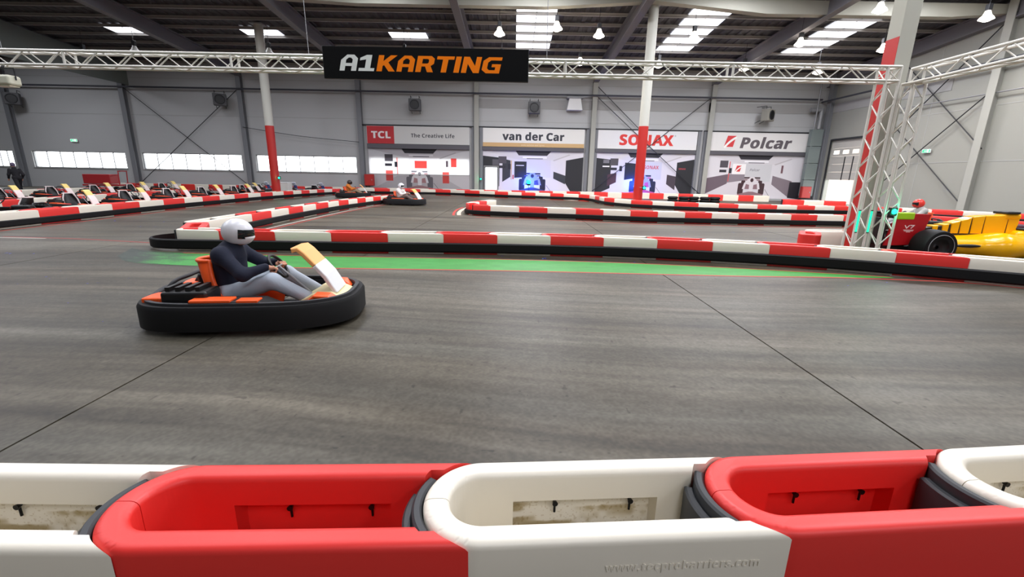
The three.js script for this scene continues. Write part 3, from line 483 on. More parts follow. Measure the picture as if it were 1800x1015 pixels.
{ // green light strips on the tower, signal lights
  const g = M('#0a6f55', 0.4, { emissive: '#10e8a4', emissiveIntensity: 1.6 });
  [[6.65, 'green light strip on the left upright of the truss tower'], [6.88, 'green light strip on the right upright of the truss tower']].forEach(([x, l]) => {
    const o = thing('light_strip', l, 'light', [x, 0.8, -8.655]); obj('led_strip', rb(-0.018, 0.018, -0.2, 0.2, 0, 0.012, 0.004), g, o); for (const e of [-0.21, 0.21]) obj('end_cap', rb(-0.02, 0.02, e - 0.01, e + 0.01, -0.002, 0.014, 0.003), mt.dark, o);
    const L = new THREE.RectAreaLight('#10e8a4', 5, 0.036, 0.4); L.position.set(x, 0.8, -8.63); L.rotation.y = Math.PI; scene.add(L);
  });
  const sig = [[7.3, 1.0, -8.66, 1, 'green signal light on a bracket right of the truss tower'], [-2.52, 1.2, -34.6, 1.1, 'green signal light on the jamb left of the open white door'], [-13.9, 1.12, -27.0, 1.1, 'green signal light beside the left roof pole'], [6.72, 1.02, -23.5, 1.3, 'green signal light at the right roof pole']];
  for (const [x, y, z, s, l] of sig) {
    const o = thing('signal_light', l, 'light', [x, y, z]); o.scale.setScalar(s);
    obj('housing', rb(-0.07, 0.07, -0.08, 0.08, -0.06, 0.02, 0.02), mt.black, o);
    obj('lens', new THREE.SphereGeometry(0.05, 16, 10).scale(1, 1, 0.5).translate(0, 0, 0.022), M('#0c8f68', 0.3, { emissive: '#18ffb4', emissiveIntensity: 5 }), o);
    obj('bracket', bar(V(-0.02, 0, -0.05), V(-0.16, 0.02, -0.14), 0.01, 6), mt.steel, o);
    const L = new THREE.PointLight('#18ffb4', 0.25); L.position.set(x, y, z + 0.09 * s); scene.add(L);
  }
  for (const [x, l] of [[1.1, 'blue beacon lamp shining on the poster below the lettering van der Car'], [9.2, 'blue beacon lamp shining on the poster behind the right roof pole']]) {
    const o = thing('spotlight', l, 'light', [x, 0.9, -34.25]), gl = M('#1570ff', 0.3, { emissive: '#10b4ff', emissiveIntensity: 9 });
    obj('housing', new THREE.CylinderGeometry(0.17, 0.12, 0.12, 18).translate(0, -0.04, 0.02), mt.black, o); obj('lens', new THREE.SphereGeometry(0.15, 18, 12).translate(0, 0.14, 0.02), gl, o); obj('stand', bar(V(0, -0.9, 0.05), V(0, -0.08, 0.05), 0.02, 6), mt.black, o);
    const L = new THREE.PointLight('#1f5cff', 11); L.position.set(x, 1.04, -34.42); scene.add(L);
  }
  [[-33.1, 3.45, -34.93, 0, 'lit exit sign high on the wall above the far left window'], [22.93, 3.25, -25.9, -Math.PI / 2, 'lit exit sign on the right wall']].forEach(([x, y, z, t, l]) => {
    const o = thing('exit_sign', l, 'sign', [x, y, z], t); obj('box', rb(-0.26, 0.26, -0.1, 0.1, 0, 0.06, 0.01), mt.whitePlastic, o);
    const tx = canvasTex(128, 48, (c, w, h) => { c.fillStyle = '#e9fff4'; c.fillRect(0, 0, w, h); c.fillStyle = '#35c48a'; c.fillRect(4, 4, w - 8, h - 8); c.fillStyle = '#fff'; c.fillRect(78, 8, 26, 32); c.fillRect(28, 20, 34, 8); c.beginPath(); c.moveTo(62, 12); c.lineTo(74, 24); c.lineTo(62, 36); c.fill(); });
    const f = new THREE.PlaneGeometry(0.5, 0.18); f.translate(0, 0, 0.062); obj('lit_face', f, M('#222', 0.5, { map: tx, emissive: '#ffffff', emissiveMap: tx, emissiveIntensity: 1.5 }), o);
  });
}
// ---------------------------------------------------------------- high-bay lamps
{
  const prof = [[0.03, 0.34], [0.09, 0.32], [0.12, 0.24], [0.15, 0.16], [0.24, 0.06], [0.27, 0]].map(([a, b]) => new THREE.Vector2(a, b)), bell = new THREE.LatheGeometry([...prof, ...prof.slice().reverse().map((p) => new THREE.Vector2(Math.max(0.005, p.x - 0.012), p.y - 0.004))], 20);
  const ballast = fuse(rb(-0.09, 0.09, 0.34, 0.6, -0.09, 0.09, 0.02)), bulbG = new THREE.SphereGeometry(0.2, 16, 10).scale(1, 0.6, 1).translate(0, 0.02, 0), shadeM = M('#d6d5d0', 0.45), off = M('#d9dad6', 0.4), refr = M('#f4f1ea', 0.3, { emissive: '#fff1de', emissiveIntensity: 12 });
  const lit = [[-0.86, -24.4], [4.06, -24.4], [8.8, -24.5], [14.4, -25.0], [19.1, -25.6], [3.76, -28.7], [8.46, -28.9], [13.7, -29.2], [18.4, -29.6], [15.2, -21], [20.3, -21.6], [-0.85, -28.3], [1.9, -23.6],
    [-0.9, -16], [4, -16], [8.8, -16], [14.4, -15], [19.5, -14], [-0.9, -9], [4, -8.5], [12, -8], [18.5, -8], [-6.4, -11], [12, -4]];
  const unlit = [[-22.0, -28.1], [-14.2, -28.0], [-6.4, -27.9], [-25.7, -28.9], [-20, -16], [-13, -16], [-22, -4]];
  let k = 0;
  const where = (x, z) => (z < -27 ? 'over the sponsor posters' : z < -20 ? 'hanging near the roof lights' : 'over the near track');
  for (const [list, on] of [[lit, true], [unlit, false]]) list.forEach(([x, z], i) => {
    const y = roofY(z) - (z < -20 ? 1.45 : 1.4), o = thing('high_bay_lamp', on ? `bright round roof lamp ${where(x, z)}, ${ordinal[i]} of the lit ones` : `unlit white bell-shaped roof lamp, ${ordinal[i]} at the left`, 'lamp', [x, y, z]);
    same('shade', bell, on ? refr : shadeM, o); same('ballast', ballast, mt.dark, o); same('bulb', bulbG, on ? lampMat : off, o); obj('cord', bar(V(0, 0.6, 0), V(0, roofY(z) - y, 0), 0.012, 5), mt.dark, o);
    if (!on) return;
    const L = new THREE.SpotLight('#fff3e2', LAMP * (z < -20 ? 2.2 : 1), 0, 1.25, 0.6); L.position.set(x, y - 0.12, z); L.target.position.set(x, 0, z); L.shadow.radius = 8; L.castShadow = true; scene.add(L, L.target); k++;
  });
}

// ---------------------------------------------------------------- karts
const kartM = {
  main: { pod: mt.black, stripe: mt.orange, seat: mt.orange, rim: mt.orange, plate: M('#f6b26a', 0.45), plate2: mt.whitePlastic, nose: mt.cream, tip: mt.orange },
  red: { pod: M('#b3241f', 0.4), stripe: mt.orange, seat: mt.black, rim: M('#d8c9c6', 0.5), plate: M('#e9cf7c', 0.45), plate2: M('#e6d5d0', 0.45), nose: M('#b3241f', 0.4), tip: mt.orange },
  white: { pod: M('#cfd2de', 0.4), stripe: M('#28306a', 0.5), seat: mt.black, rim: mt.whitePlastic, plate: M('#dfe3ee', 0.45), plate2: M('#3a4580', 0.45), nose: M('#cfd2de', 0.4), tip: M('#28306a', 0.5) },
};
function outline(a, b, n, e) { const o = []; for (let i = 0; i < n; i++) { const t = i / n * Math.PI * 2, c = Math.cos(t), s = Math.sin(t); o.push([a * Math.sign(c) * Math.abs(c) ** e, b * Math.sign(s) * Math.abs(s) ** e * (c > 0 ? 1 - 0.18 * c * c : 1)]); } return o; }
function plate(P, z0, z1, t, r = 0.01) {        // a plate following a side profile [x, y], from z0 to z1
  const s = new THREE.Shape(), n = P.length, N = P.map((p, i) => { const a = P[Math.max(0, i - 1)], b = P[Math.min(n - 1, i + 1)], l = Math.hypot(b[0] - a[0], b[1] - a[1]); return [-(b[1] - a[1]) / l, (b[0] - a[0]) / l]; });
  P.forEach((p, i) => (i ? s.lineTo(p[0], p[1]) : s.moveTo(p[0], p[1]))); for (let i = n - 1; i >= 0; i--) s.lineTo(P[i][0] - N[i][0] * t, P[i][1] - N[i][1] * t);
  const g = new THREE.ExtrudeGeometry(s, { depth: z1 - z0 - 2 * r, bevelEnabled: true, bevelSize: r * 0.6, bevelThickness: r, bevelSegments: 2, bevelOffset: -r * 0.6 }); g.translate(0, 0, z0 + r); return g;
}
const tyreG = (r, w) => { const p = []; const n = 8; for (let i = 0; i <= n; i++) { const a = -Math.PI / 2 + Math.PI * i / n; p.push(new THREE.Vector2(r - 0.03 + 0.03 * Math.cos(a), Math.sin(a) * w / 2)); } p.unshift(new THREE.Vector2(r * 0.5, -w / 2 + 0.01)); p.push(new THREE.Vector2(r * 0.5, w / 2 - 0.01)); return new THREE.LatheGeometry(p, 24).rotateX(Math.PI / 2); };
const K = {};
{
  const o = outline(1.0, 0.63, 72, 0.55);
  K.skirt = sweep(o, [[-0.05, 0.05], [0.035, 0.05], [0.07, 0.075], [0.07, 0.14], [0.052, 0.155], [0.068, 0.17], [0.068, 0.25], [0.04, 0.285], [-0.03, 0.285], [-0.05, 0.25]], true, 0.7);
  K.rail = sweep(outline(0.97, 0.6, 72, 0.55), [[-0.02, 0.285], [0.02, 0.285], [0.02, 0.31], [-0.02, 0.31]], true, 0.7);
  K.floor = fuse(rb(-0.55, 0.85, 0.045, 0.07, -0.36, 0.36, 0.01));
  K.pod = (sg) => { const g = plate([[-0.52, 0.22], [-0.42, 0.325], [0.2, 0.32], [0.42, 0.22], [0.46, 0.1]], 0.36, 0.6, 0.05, 0.02); if (sg < 0) g.scale(1, 1, -1); return fuse(g); };
  K.podStripe = (sg) => { const g = fuse([rb(-0.42, -0.05, 0.31, 0.34, 0.45, 0.6, 0.01), rb(0.0, 0.2, 0.305, 0.335, 0.48, 0.6, 0.01)]); if (sg < 0) g.scale(1, 1, -1); return g; };
  K.nose = fuse([plate([[0.42, 0.2], [0.6, 0.3], [0.78, 0.31], [0.93, 0.24], [0.99, 0.15]], -0.26, 0.26, 0.04, 0.02)]);
  K.noseTip = [0.265, -0.44].map((z) => fuse(plate([[0.5, 0.2], [0.66, 0.33], [0.8, 0.32], [0.88, 0.26]], z, z + 0.175, 0.035, 0.015)));
  K.plateTop = fuse(plate([[0.4, 0.77], [0.47, 0.78], [0.53, 0.73], [0.64, 0.6]], -0.19, 0.19, 0.05, 0.02)); K.plateLow = fuse(plate([[0.64, 0.6], [0.74, 0.48], [0.84, 0.3]], -0.2, 0.2, 0.05, 0.02));
  // seat: a bucket shell
  const pos = [], nU = 16, nV = 12, S = (u, v, d) => { const a = (u - 0.5) * Math.PI * 1.15, t = v, bx_ = 0.16 - 0.62 * Math.min(1, t * 1.5) + (t > 0.6 ? -(t - 0.6) * 0.28 : 0), by = 0.1 + (t > 0.5 ? Math.pow((t - 0.5) * 2, 0.9) * 0.53 : 0), w = 0.2 + 0.03 * Math.sin(t * 3) - (t > 0.8 ? (t - 0.8) * 0.35 : 0); return [bx_ + (t > 0.5 ? (1 - Math.cos(a)) * 0.13 : 0) - d * (t > 0.5 ? 1 : 0), by + (t <= 0.5 ? (1 - Math.cos(a)) * 0.13 : 0.0) - d * (t <= 0.5 ? 1 : 0), Math.sin(a) * (w + d * 0.4)]; };
  for (const [d, f] of [[0, 0], [0.018, 1]]) for (let i = 0; i < nU; i++) for (let j = 0; j < nV; j++) { const q = [S(i / nU, j / nV, d), S((i + 1) / nU, j / nV, d), S((i + 1) / nU, (j + 1) / nV, d), S(i / nU, (j + 1) / nV, d)]; for (const k of f ? [0, 2, 1, 0, 3, 2] : [0, 1, 2, 0, 2, 3]) pos.push(...q[k]); }
  const g = new THREE.BufferGeometry(); g.setAttribute('position', new THREE.Float32BufferAttribute(pos, 3)); K.seat = fuse(toCreasedNormals(g, 0.9));
  const edge = []; for (let j = nV / 2; j <= nV; j++) edge.push(S(0, j / nV, 0.009)); for (let i = 1; i < nU; i++) edge.push(S(i / nU, 1, 0.009)); for (let j = nV; j >= nV / 2; j--) edge.push(S(1, j / nV, 0.009)); K.rim = tube(edge, 0.022, 48, 6);
  K.wheelR = tyreG(0.14, 0.2); K.wheelF = tyreG(0.13, 0.13); K.hub = new THREE.CylinderGeometry(0.072, 0.072, 0.1, 16).rotateX(Math.PI / 2);
  K.steer = new THREE.TorusGeometry(0.135, 0.016, 8, 32).rotateY(Math.PI / 2).rotateZ(0.6).translate(0.2, 0.55, 0);
  K.spokes = fuse([bar(V(0.2, 0.55, -0.13), V(0.2, 0.55, 0.13), 0.01, 6), bar(V(0.2, 0.55, 0), V(0.27, 0.44, 0), 0.012, 6), bar(V(0.21, 0.54, 0), V(0.62, 0.14, 0), 0.013, 8)]);
  K.engine = fuse([rb(-0.72, -0.3, 0.08, 0.4, 0.22, 0.5, 0.03), ...[0, 1, 2, 3].map((i) => bx(-0.68 + i * 0.09, -0.64 + i * 0.09, 0.4, 0.44, 0.25, 0.47)), bar(V(-0.7, 0.3, 0.34), V(-0.86, 0.26, 0.2), 0.035, 10)]);
  K.tank = fuse([rb(-0.78, -0.32, 0.08, 0.43, -0.5, -0.24, 0.05), bar(V(-0.6, 0.43, -0.36), V(-0.6, 0.46, -0.36), 0.04, 12)]);
  K.roll = tube([[-0.82, 0.3, -0.3], [-0.72, 0.44, -0.26], [-0.7, 0.46, 0], [-0.72, 0.44, 0.26], [-0.82, 0.3, 0.3]], 0.02, 30, 8); K.rear = tube([[-0.9, 0.28, -0.42], [-0.93, 0.33, 0], [-0.9, 0.28, 0.42]], 0.03, 20, 8);
  K.cap = fuse(rb(-0.93, -0.75, 0.26, 0.33, -0.12, 0.12, 0.02));
  K.axle = fuse([bar(V(-0.55, 0.14, -0.5), V(-0.55, 0.14, 0.5), 0.02, 8), bar(V(0.58, 0.13, -0.5), V(0.58, 0.13, 0.5), 0.015, 8)]);
}
function kartThing(look, label, group) {
  const o = thing('racing_kart', label, 'kart', [0, 0, 0], 0, group), m = kartM[look];
  const sk = same('bumper_skirt', K.skirt, mt.rubber, o); same('rail', K.rail, mt.dark, sk); same('floor_tray', K.floor, mt.dark, o);
  for (const s of [1, -1]) { const p = same('side_pod', K.pod(s), m.pod, o); same('stripe', K.podStripe(s), m.stripe, p); }
  const n = same('nose', K.nose, m.nose, o); for (const g of K.noseTip) same('nose_wing', g, m.tip, n);
  const f = same('front_panel', K.plateTop, m.plate, o); if (look !== 'main') f.scale.z = 0.55; same('panel_foot', K.plateLow, m.plate2, f);
  const s = same('seat', K.seat, m.seat, o); same('seat_edge', K.rim, m.rim, s);
  const w = same('steering_wheel', K.steer, mt.black, o); same('steering_column', K.spokes, mt.steel, w);
  same('engine', K.engine, mt.black, o); same('fuel_tank', K.tank, mt.black, o); same('roll_hoop', K.roll, mt.dark, o); same('rear_bar', K.rear, mt.dark, o); for (const s of [1, -1]) same('rear_cap', K.cap, mt.orange, o, 0, 0, 0.32 * s); same('axle', K.axle, mt.steel, o);
  for (const [x, z, g] of [[-0.55, 0.46, K.wheelR], [-0.55, -0.46, K.wheelR], [0.58, 0.44, K.wheelF], [0.58, -0.44, K.wheelF]]) { const t = same('wheel', g, mt.rubber, o, x, g === K.wheelR ? 0.14 : 0.13, z); same('hub', K.hub, mt.steel, t); }
  return o;
}
const put = (o, x, z, turn) => { o.position.set(x, 0, z); o.rotation.y = turn; return o; };
const again = (src, label, group) => { const o = src.clone(); o.name = numbered(src.name.replace(/_\d+$/, '')); o.userData = { label, category: src.userData.category }; if (group) o.userData.group = group; scene.add(o); return o; };
const kartMain = put(kartThing('main', 'black and orange racing kart crossing the track in the foreground'), -2.72, -4.66, 0.13);
put(again(kartMain, 'small dark racing kart coming round the far bend before the red lettered poster'), -5.45, -22.6, -0.2);
put(again(kartMain, 'distant racing kart with a cream front, passing behind the barrier leading back'), -10.0, -28.2, 0.25);
put(again(kartMain, 'dark racing kart behind the rear wing of the yellow show car'), 12.45, -14.15, Math.PI - 0.3);
{
  const g1 = 'parked karts of the front line beside the pit barrier', red = put(kartThing('red', 'first parked kart from the left in the front line, black seat with pale rim', g1), -15.0, -13.35, Math.PI + 0.25);
  [[-15.25, -15.75], [-15.5, -18.3], [-15.7, -20.9], [-15.8, -23.4], [-15.6, -25.8], [-16.6, -28.3]].forEach(([x, z], i) => put(again(red, `${ordinal[i + 1]} parked kart from the left in the front line beside the pit barrier`, g1), x, z, Math.PI + 0.25 - 0.02 * i));
  const g2 = 'parked karts of the rear line';
  [[-19.9, -15.6], [-20.4, -18.1], [-20.9, -20.7], [-21.3, -23.3], [-21.6, -25.9], [-21.8, -28.5]].forEach(([x, z], i) => put(again(red, `${ordinal[i]} parked kart from the left in the rear line between two barrier rows`, g2), x, z, Math.PI + 0.2));
  const w = put(kartThing('white', 'white and blue parked kart nearest the white cabinet by the left pole', 'white karts under the windows'), -15.2, -31.0, 1.65);
  [[-13.4, -31.0, 'white and blue parked kart right of the white cabinet, under the windows'], [-17.2, -31.0, 'white and blue kart just left of the left roof pole']].forEach(([x, z, l]) => put(again(w, l, 'white karts under the windows'), x, z, 1.65));
}

// ---------------------------------------------------------------- people
function hand(w, dir, side, rimC) {                                  // a palm with five fingers closed on the wheel rim
  const b = [], d = dir.clone().normalize(), s = V(0, 0, side), up = new THREE.Vector3().crossVectors(s, d).normalize().multiplyScalar(side), lat = new THREE.Vector3().crossVectors(up, d).normalize();
  const P = (a, l, u) => w.clone().addScaledVector(d, a).addScaledVector(lat, l).addScaledVector(up, u), A = (p) => [p.x, p.y, p.z];
  b.push([A(P(0, 0, 0)), A(P(0.07, 0.014, 0)), 0.026, 0.02], [A(P(0.01, 0, 0)), A(P(0.07, -0.018, 0)), 0.024, 0.019]);
  [[-0.033, 0.036, 0.0085], [-0.012, 0.042, 0.0095], [0.01, 0.04, 0.0095], [0.031, 0.032, 0.0085]].forEach(([l, f, r]) => { const k = P(0.075, l, 0.006), m = P(0.075 + f * 0.85, l, -0.012), e = P(0.07 + f * 0.65, l, -0.043), t = P(0.05 + f * 0.2, l, -0.05); b.push([A(P(0.05, l * 0.8, 0)), A(k), r + 0.003, r + 0.001], [A(k), A(m), r + 0.001, r], [A(m), A(e), r, r - 0.001], [A(e), A(t), r - 0.001, r - 0.002]); });
  b.push([A(P(0.015, 0.02 * side, -0.006)), A(P(0.045, 0.042 * side, -0.02)), 0.014, 0.0115], [A(P(0.045, 0.042 * side, -0.02)), A(P(0.075, 0.036 * side, -0.036)), 0.0115, 0.009]);
  return sdfMesh(b, 0.0042, 0.009);
}
const sitP = { hip: (s) => [-0.25, 0.27, 0.1 * s], knee: (s) => [0.2, 0.43, 0.2 * s], ankle: (s) => [0.6, 0.2, 0.17 * s], toe: (s) => [0.73, 0.27, 0.18 * s], sh: (s) => [-0.27, 0.7, 0.19 * s], elbow: (s) => [-0.04, 0.52, 0.3 * s], wrist: (s) => [0.13, 0.57, 0.17 * s] };
function driver(label, look) {
  const o = thing('person', label, 'person'), pel = [-0.27, 0.27, 0], ch = [-0.29, 0.58, 0], nk = [-0.24, 0.76, 0], hd = [-0.17, 0.9, 0];
  const skin = [[pel, ch, 0.1, 0.11], [ch, nk, 0.1, 0.05], [nk, hd, 0.05, 0.08], [hd, [hd[0] + 0.04, hd[1] - 0.06, 0], 0.085, 0.06]], jk = [[[-0.28, 0.3, 0], ch, 0.15, 0.155], [ch, [-0.26, 0.7, 0], 0.15, 0.13], [[-0.26, 0.7, 0], nk, 0.13, 0.075]], tr = [[[-0.28, 0.27, -0.06], [-0.28, 0.27, 0.06], 0.14, 0.14]], shoes = [];
  for (const s of [1, -1]) {
    const { hip, knee, ankle, toe, sh, elbow, wrist } = sitP;
    skin.push([hip(s), knee(s), 0.075, 0.05], [knee(s), ankle(s), 0.05, 0.035], [sh(s), elbow(s), 0.045, 0.036], [elbow(s), wrist(s), 0.036, 0.025]);
    jk.push([[-0.28, 0.68, 0.1 * s], sh(s), 0.11, 0.085], [sh(s), elbow(s), 0.08, 0.062], [elbow(s), wrist(s), 0.06, 0.042]);
    tr.push([hip(s), knee(s), 0.108, 0.082], [knee(s), ankle(s), 0.08, 0.06]);
    shoes.push([[[ankle(s)[0] - 0.02, ankle(s)[1] - 0.05, ankle(s)[2]], ankle(s), 0.045, 0.045], [[ankle(s)[0], ankle(s)[1] - 0.04, ankle(s)[2]], toe(s), 0.046, 0.036]]);
  }
  const hands = [1, -1].map((s) => hand(V(...sitP.wrist(s)), V(0.75, -0.12, -0.5 * s), s));
  obj('body', [sdfMesh(skin, 0.013), ...hands], look.skin ?? mt.skin, o);
  obj('jacket', sdfMesh(jk, 0.013, 0.05), look.jacket, o); obj('trousers', sdfMesh(tr, 0.013, 0.04), look.trousers, o);
  for (const b of shoes) obj('shoe', sdfMesh(b, 0.009, 0.02), mt.shoe, o);
  const hg = new THREE.SphereGeometry(0.142, 40, 28), p = hg.attributes.position;
  for (let i = 0; i < p.count; i++) { let x = p.getX(i), y = p.getY(i), z = p.getZ(i); if (y < -0.02) { z *= 1 + 0.6 * (y + 0.02); if (x > 0) x *= 1.12; } if (y < -0.112) y = -0.112 + (y + 0.112) * 0.3; p.setXYZ(i, x * 1.08, y, z * 0.93); }
  hg.computeVertexNormals(); hg.rotateZ(-0.12); hg.translate(hd[0], hd[1] + 0.015, 0);
  const h = obj('helmet', hg, look.helmet, o), vg = new THREE.SphereGeometry(0.146, 32, 12, Math.PI - 1.2, 2.4, 1.25, 0.66).scale(1.1, 1, 0.95); vg.rotateZ(-0.12); vg.translate(hd[0], hd[1] + 0.015, 0); obj('visor', vg, mt.visor, h);
  return o;
}
const rider = driver('driver in a dark navy jacket, pale jeans and white helmet on the foreground kart', { jacket: mt.navy, trousers: mt.jeans, helmet: mt.helmet });
rider.position.copy(kartMain.position); rider.rotation.y = kartMain.rotation.y;
const recolour = (o, map) => o.traverse((c) => { if (c.isMesh && map[c.name]) c.material = map[c.name]; });
{
  const a = again(rider, 'distant driver with a white helmet and pale top on the far dark kart'); recolour(a, { jacket: M('#d8cfcc', 0.9), trousers: M('#6b5a55', 0.9) }); put(a, -5.45, -22.6, -0.2);
  const b = again(rider, 'distant driver with dark hair-coloured helmet and orange top on the cream kart'); recolour(b, { jacket: M('#c9762f', 0.9), trousers: M('#8d7a62', 0.9), helmet: M('#39302c', 0.5) }); b.userData.label = 'distant driver with a dark helmet and an orange top on the kart behind the barrier'; put(b, -10.0, -28.2, 0.25);
  const c = again(rider, 'driver with a red helmet and grey top seen above the red rear wing'); recolour(c, { jacket: M('#a5a4a0', 0.9), helmet: M('#d9372d', 0.3) }); put(c, 12.45, -14.15, Math.PI - 0.3);
}
{ // walking person at the far left
  const o = thing('person', 'person in dark clothes walking at the far left before the window', 'person', [-26.1, 0, -23.9], 2.7);
  const leg = (s) => [[[0, 0.92, 0.09 * s], [0.16 * s, 0.5, 0.09 * s], 0.075, 0.05], [[0.16 * s, 0.5, 0.09 * s], [0.2 * s - 0.08, 0.09, 0.09 * s], 0.05, 0.035]];
  const arm = (s) => [[[0.1, 1.33, 0.19 * s], [0.04 - 0.1 * s, 1.08, 0.24 * s], 0.045, 0.036], [[0.04 - 0.1 * s, 1.08, 0.24 * s], [0.2 - 0.1 * s, 0.9, 0.22 * s], 0.036, 0.024], [[0.2 - 0.1 * s, 0.9, 0.22 * s], [0.24 - 0.1 * s, 0.83, 0.22 * s], 0.03, 0.022]];
  const fing = (s) => [-0.024, -0.008, 0.008, 0.024].map((l, i) => [[0.24 - 0.1 * s, 0.83, 0.22 * s + l], [0.255 - 0.1 * s, 0.765 + 0.006 * Math.abs(i - 1.4), 0.22 * s + l], 0.0095, 0.008]).concat([[[0.23 - 0.1 * s, 0.86, 0.22 * s - 0.02 * s], [0.275 - 0.1 * s, 0.81, 0.22 * s - 0.035 * s], 0.011, 0.009]]);
  const sk = [[[0, 0.92, 0], [0.08, 1.2, 0], 0.12, 0.12], [[0.08, 1.2, 0], [0.12, 1.4, 0], 0.12, 0.06], [[0.12, 1.4, 0], [0.17, 1.55, 0], 0.055, 0.08], [[0.17, 1.58, 0], [0.21, 1.51, 0], 0.09, 0.06], [[0.25, 1.53, 0], [0.28, 1.525, 0], 0.018, 0.012], [[0.17, 1.54, 0.085], [0.17, 1.57, 0.088], 0.014, 0.016], [[0.17, 1.54, -0.085], [0.17, 1.57, -0.088], 0.014, 0.016]];
  obj('body', sdfMesh([...sk, ...leg(1), ...leg(-1), ...arm(1), ...arm(-1), ...fing(1), ...fing(-1)], 0.012, 0.02), mt.skin, o);
  const fat = (b, k) => b.map(([p, q, r1, r2]) => [p, q, r1 + k, r2 + k]), dk = M('#17161b', 0.9);
  obj('jacket', sdfMesh([...fat(sk.slice(0, 2), 0.03), ...fat(arm(1).slice(0, 2), 0.022), ...fat(arm(-1).slice(0, 2), 0.022)], 0.015, 0.05), dk, o);
  obj('trousers', sdfMesh([[[0, 0.92, -0.06], [0, 0.92, 0.06], 0.135, 0.135], ...fat(leg(1), 0.025), ...fat(leg(-1), 0.025)], 0.015, 0.03), dk, o);
  for (const s of [1, -1]) obj('shoe', sdfMesh([[[0.2 * s - 0.1, 0.045, 0.09 * s], [0.2 * s + 0.06, 0.038, 0.09 * s], 0.044, 0.036], [[0.2 * s - 0.09, 0.05, 0.09 * s], [0.2 * s - 0.08, 0.1, 0.09 * s], 0.042, 0.045]], 0.01, 0.02), mt.shoe, o);
  obj('hair', sdfMesh([[[0.15, 1.6, 0], [0.13, 1.56, 0], 0.095, 0.09]], 0.01), M('#5a4f66', 0.9), o);
}

// ---------------------------------------------------------------- sponsor boards and posters
function garage(c, W, H, k) {
  const poly = (col, ...p) => { c.fillStyle = col; c.beginPath(); p.forEach(([x, y], i) => (i ? c.lineTo(x * W, y * H) : c.moveTo(x * W, y * H))); c.fill(); }, bxr = (col, x, y, w, h) => { c.fillStyle = col; c.fillRect(x * W, y * H, w * W, h * H); };
  bxr(k.wall, 0, 0, 1, 1); poly('#cfcbd0', [0, 0], [1, 0], [0.7, 0.2], [0.36, 0.2]); bxr(k.back, 0.4, 0.2, 0.28, 0.46);
  poly('#2b2930', [0.33, 0.0], [0.68, 0.0], [0.64, 0.1], [0.36, 0.1]); bxr('#f2f0f4', 0.4, 0.13, 0.24, 0.03); bxr('#6d6a70', 0.44, 0.16, 0.16, 0.02);
  poly(k.floor, [0, 1], [0.28, 0.62], [0.7, 0.6], [1, 1]); poly(k.floor, [0, 1], [0, 0.97], [0.28, 0.62], [0.5, 1]);
  for (const [l, r] of k.dark) poly(r, ...l);
  for (const [col, x, y, w, h] of k.bits) bxr(col, x, y, w, h);
  poly('#b9b4b8', [0.7, 0.2], [0.86, 0.06], [0.87, 0.08], [0.71, 0.22]); bxr('#4d4850', 0.16, 0.13, 0.08, 0.16); bxr('#2a2830', 0.16, 0.34, 0.07, 0.06); bxr('#22222a', 0.255, 0.3, 0.028, 0.12);
  // front view of an open-wheel racing car
  const x0 = 0.5, y1 = 0.96, b = k.car, d = k.tyre; c.lineJoin = 'round';
  c.fillStyle = d; for (const s of [-1, 1]) { c.beginPath(); c.roundRect((x0 + s * 0.105 - 0.028) * W, 0.64 * H, 0.056 * W, 0.27 * H, 14); c.fill(); c.beginPath(); c.roundRect((x0 + s * 0.085 - 0.02) * W, 0.58 * H, 0.04 * W, 0.15 * H, 10); c.fill(); }
  bxr(d, x0 - 0.08, 0.5, 0.16, 0.035); bxr(k.trim, x0 - 0.08, 0.55, 0.16, 0.03);
  poly(b, [x0 - 0.09, 0.78], [x0 - 0.075, 0.64], [x0 - 0.02, 0.5], [x0 + 0.02, 0.5], [x0 + 0.075, 0.64], [x0 + 0.09, 0.78]); poly(k.trim, [x0 - 0.065, 0.78], [x0 - 0.055, 0.66], [x0 - 0.022, 0.68], [x0 - 0.02, 0.78]); poly(k.trim, [x0 + 0.065, 0.78], [x0 + 0.055, 0.66], [x0 + 0.022, 0.68], [x0 + 0.02, 0.78]);
  c.fillStyle = d; c.beginPath(); c.ellipse(x0 * W, 0.57 * H, 0.016 * W, 0.045 * H, 0, 0, 7); c.fill();
  poly(b, [x0 - 0.022, 0.64], [x0 + 0.022, 0.64], [x0 + 0.017, 0.93], [x0 - 0.017, 0.93]); poly(k.trim, [x0 - 0.13, 0.9], [x0 - 0.02, 0.84], [x0 + 0.02, 0.84], [x0 + 0.13, 0.9], [x0 + 0.13, 0.95], [x0 - 0.13, 0.95]); bxr(d, x0 - 0.13, 0.95, 0.26, 0.018);
  c.strokeStyle = '#3b383d'; c.lineWidth = 3; c.beginPath(); c.moveTo(0.64 * W, 0.78 * H); c.lineTo(0.7 * W, 0.96 * H); c.lineTo(0.6 * W, 0.97 * H); c.stroke();
  k.extra?.(c, W, H);
}
const leftCab = [[[0, 0.12], [0.17, 0.16], [0.17, 0.82], [0, 1]], '#24252a'], rightCab = [[[1, 0.12], [0.83, 0.2], [0.83, 0.72], [0.9, 0.97], [1, 1]], '#202126'];
const polMark = (c, x, y, s) => { c.fillStyle = '#d0383c'; c.beginPath(); c.moveTo(x + 0.28 * s, y); c.lineTo(x + 1.1 * s, y); c.lineTo(x + 0.88 * s, y + s); c.lineTo(x, y + s); c.fill(); c.strokeStyle = '#efeeea'; c.lineWidth = 0.2 * s; c.beginPath(); c.moveTo(x + 0.05 * s, y + 1.08 * s); c.quadraticCurveTo(x + 0.5 * s, y + 0.45 * s, x + 1.16 * s, y + 0.12 * s); c.stroke(); };
